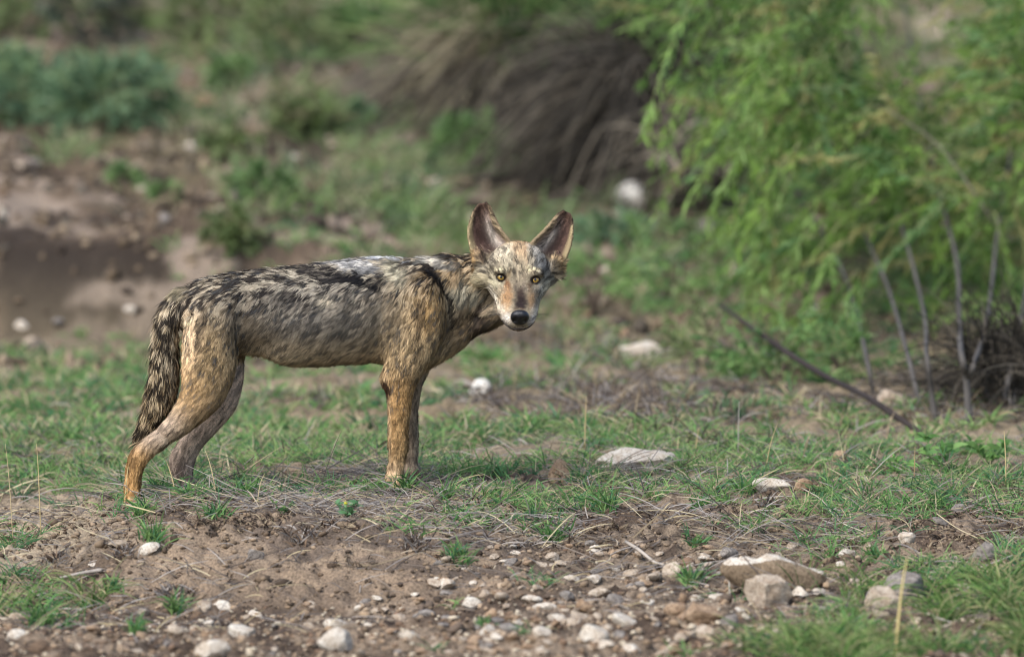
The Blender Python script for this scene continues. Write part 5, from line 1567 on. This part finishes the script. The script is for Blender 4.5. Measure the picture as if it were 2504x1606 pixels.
def small_shrub(px, py, w, h, label, pal, n=60, leafl=.04, leafw=.005, dirx=0.0, nleaf=22, Yb=None, name='shrub', group=None, sl=(.10, .22), sag=.25, grey=False):
    p = hit(px, py, False); k = (p[1]+14)/14/1000
    root = empty(name, p); tag(root, label, 'shrub', group)
    mb = MB()
    mbL, mbB = MB(), MB()
    W, Hh = w*k, h*k
    for q in range(6):
        a = rng.uniform(0, 6.28); e = p+np.array([math.cos(a)*W*.3, math.sin(a)*W*.25, Hh*rng.uniform(.5, .8)])
        V, Fq = tube([p-np.array([0, 0, .02]), (p+e)/2+np.array([0, 0, Hh*.1]), e], [.006, .005, .002], 5, 3); mb.add(V, Fq, lin((96, 84, 74)))
    mb.build('stem', m_bark, root, origin=p)
    u = rng.normal(size=(n, 3)); u /= np.linalg.norm(u, axis=1, keepdims=True); r_ = rng.random(n)**.45
    S0 = p+u*np.array([W*.5, W*.42, Hh*.48])*r_[:, None]+np.array([0, 0, Hh*.55])
    D = u*.6+np.stack([dirx+rng.normal(0, .3, n), rng.normal(0, .3, n), .35+rng.normal(0, .3, n)], -1); D /= np.linalg.norm(D, axis=1, keepdims=True)
    sprays(mbL, mbB, S0, D, rng.uniform(*sl, n), nleaf, leafl, leafw, pal, sag)
    mbB.build('branchlets', m_bark, root, origin=p); mbL.build('foliage', m_leaf, root, origin=p)
GG = lin(np.array([(96, 124, 90), (112, 140, 104), (84, 110, 84), (120, 144, 100)]))
YG = lin(np.array([(104, 132, 80), (120, 146, 90), (92, 120, 72)]))
OG = lin(np.array([(112, 130, 78), (96, 112, 70), (130, 142, 96), (140, 136, 104)]))
for a in [
 (40, 310, 300, 130, 'wide grey-green shrub above the bank at the left edge', GG, 150),
 (270, 320, 270, 140, 'grey-green rounded shrub on the bank, right of the edge one', GG, 150),
 (210, 120, 190, 170, 'dark bluish shrub at the top left', lin(np.array([(74, 84, 72), (92, 102, 84), (64, 70, 62), (104, 98, 80)])), 80),
 (60, 90, 200, 140, 'olive shrub in the top left corner', OG, 90),
 (330, 70, 180, 130, 'green shrub at the top, right of the dark bluish one', OG, 90),
 (520, 110, 220, 140, 'loose olive shrub at the top, left of the middle', OG, 90),
 (700, 130, 200, 130, 'dark olive shrub high on the slope above the back', OG, 90),
 (760, 60, 220, 110, 'bright green weedy shrub at the very top, above the back', YG, 100),
 (870, 150, 160, 130, 'yellow-green shrub left of the straw-coloured clump', YG, 90),
 (560, 210, 100, 60, 'small bright weed on the slope beneath the top shrubs', YG, 40),
 (740, 330, 130, 80, 'dark olive low shrub in the middle of the slope', OG, 80),
 (890, 305, 50, 50, 'small blue-green weed left of the big clump\'s skirt', GG, 24),
 (570, 400, 120, 70, 'sparse olive weed on the slope above the rump', OG, 44),
 (640, 500, 120, 80, 'green weed around the pale rock above the back', YG, 50),
 (560, 620, 110, 90, 'olive weed at the bank\'s end above the back', OG, 54),
 (300, 460, 60, 40, 'tiny yellowish weed on the bare bank, left one', YG, 18),
 (400, 500, 60, 44, 'tiny yellowish weed on the bare bank, right one', YG, 18),
 (1150, 430, 170, 110, 'bright green weedy patch on the slope above the ears', YG, 100),
 (1500, 600, 150, 50, 'grey-green weed beneath the bright white rock', GG, 40),
 (1450, 350, 60, 60, 'green weed growing in front of the dead-leaf skirt', GG, 30),
 (1960, 480, 60, 70, 'small yellow-green sprig under the shrub\'s left edge', YG, 20),
]:
    small_shrub(*a[:5], a[5], a[6], sl=(.16*a[2]/670, .42*a[2]/670))
LG = lin(np.array([(104, 138, 78), (120, 152, 88), (92, 126, 74)]))
for a in [
 (1450, 770, 170, 150, 'light green feathery plant right of the animal\'s face', LG, 26),
 (1620, 760, 200, 180, 'light green feathery plant second from the face, with arching sprays', LG, 26),
 (1740, 830, 190, 150, 'light green feathery plant in front of the blurred whitish slab', LG, 22),
 (1860, 700, 110, 110, 'small light green plant tucked below the big shrub\'s left edge', LG, 34),
 (1720, 905, 150, 70, 'low dark green plant right of the long pale rock', OG, 26),
 (1890, 940, 180, 90, 'low green plant by the upper part of the fallen branch', LG, 44),
 (2060, 930, 120, 90, 'light green sprays above the middle of the fallen branch', LG, 40),
]:
    small_shrub(*a[:5], a[5], a[6], leafl=.035, leafw=.0036, sl=(.10, .20), dirx=-.15, nleaf=20)

# --- big bunch-grass clumps with skirts of dead leaves
def bunch(px, py, label, groups, name='bunchgrass'):
    p = hit(px, py, False); root = empty(name, p); tag(root, label, 'bunchgrass')
    for nm, n, el, az, ln, wd, dr, pal, hz in groups:
        e = rng.uniform(el[0], el[1], n); a = rng.uniform(az[0], az[1], n)
        D = np.stack([np.cos(a)*np.cos(e), np.sin(a)*np.cos(e), np.sin(e)], -1)
        B = np.repeat(p[None], n, 0)+np.stack([rng.normal(0, .09, n), rng.normal(0, .09, n), rng.uniform(hz[0], hz[1], n)], -1)
        L_ = rng.uniform(*ln, n); k = 7; t = np.linspace(0, 1, k)
        Q = B[:, None]+D[:, None]*(L_[:, None]*t)[..., None]
        Q[..., 2] -= (L_*rng.uniform(*dr, n))[:, None]*(t**1.9)[None]
        gz = ground_h(Q[..., 0], Q[..., 1], False)+.02
        Q[..., 2] = np.maximum(Q[..., 2], gz+rng.uniform(0, .04, n)[:, None])
        W = rng.uniform(*wd, n)[:, None]*np.array([.8, 1, 1, .9, .7, .5, .1])
        V, Fq = ribbons(Q, W, np.broadcast_to([0, -.9, .4], (n, 3)).copy(), roll=.6)
        C = pal[rng.integers(0, len(pal), n)]*rng.uniform(.5, 1.3, (n, 1))
        np_mesh(nm, V, Fq, np.repeat(C, 2*k, 0), m_dry, False, None, root, p)
SG = lin(np.array([(88, 82, 72), (112, 104, 92), (66, 61, 54), (140, 130, 114), (50, 47, 42)]))
ST = lin(np.array([(160, 150, 120), (140, 128, 104), (176, 166, 136), (122, 110, 92)]))
GB = lin(np.array([(84, 112, 62), (104, 128, 74), (68, 94, 56), (124, 140, 88)]))
P2 = math.pi
bunch(1250, 350, 'large bunchgrass at the top centre with green blades above a grey dead skirt', [
    ('green_blades', 700, (.5, 1.5), (0, 2*P2), (.5, .95), (.004, .007), (.05, .5), GB*1.15, (.2, .36)),
    ('dead_skirt', 2200, (-.1, .8), (0, 2*P2), (.45, .85), (.002, .0045), (.4, 1.0), SG*.75, (.05, .34)),
    ('straw_blades', 600, (.2, 1.2), (P2*.8, P2*1.35), (.35, .65), (.002, .0045), (.4, 1.0), ST, (.2, .5))])
bunch(1600, 460, 'second bunchgrass at the top with dark drooping dead leaves, beside the green shrub', [
    ('green_blades', 120, (.9, 1.5), (0, 2*P2), (.5, .9), (.004, .007), (.05, .5), GB, (.3, .5)),
    ('dead_skirt', 2800, (-.2, 1.3), (0, 2*P2), (.45, .9), (.002, .0045), (.4, 1.1), SG*.52, (.1, .5))])
bunch(1010, 150, 'straw-coloured bunchgrass at the top, left of the large grey-skirted one', [
    ('straw_blades', 520, (.5, 1.45), (0, 2*P2), (.35, .65), (.002, .0045), (.3, .9), ST, (.1, .4)),
    ('green_blades', 100, (.7, 1.5), (0, 2*P2), (.4, .8), (.004, .007), (.1, .6), GB, (.1, .4))])
bunch(1770, 530, 'grey dead bunchgrass drooping just left of the green shrub\'s lower edge', [
    ('dead_skirt', 420, (.1, 1.3), (P2*.5, P2*1.6), (.2, .42), (.0035, .006), (.3, .9), SG, (.1, .4))])
bunch(2480, 990, 'dark dead brush at the right edge behind the forked stem', [
    ('dead_skirt', 1100, (.0, 1.5), (0, 2*P2), (.15, .45), (.001, .0025), (.2, .8), SG*.4, (.0, .15))], 'dead_brush')
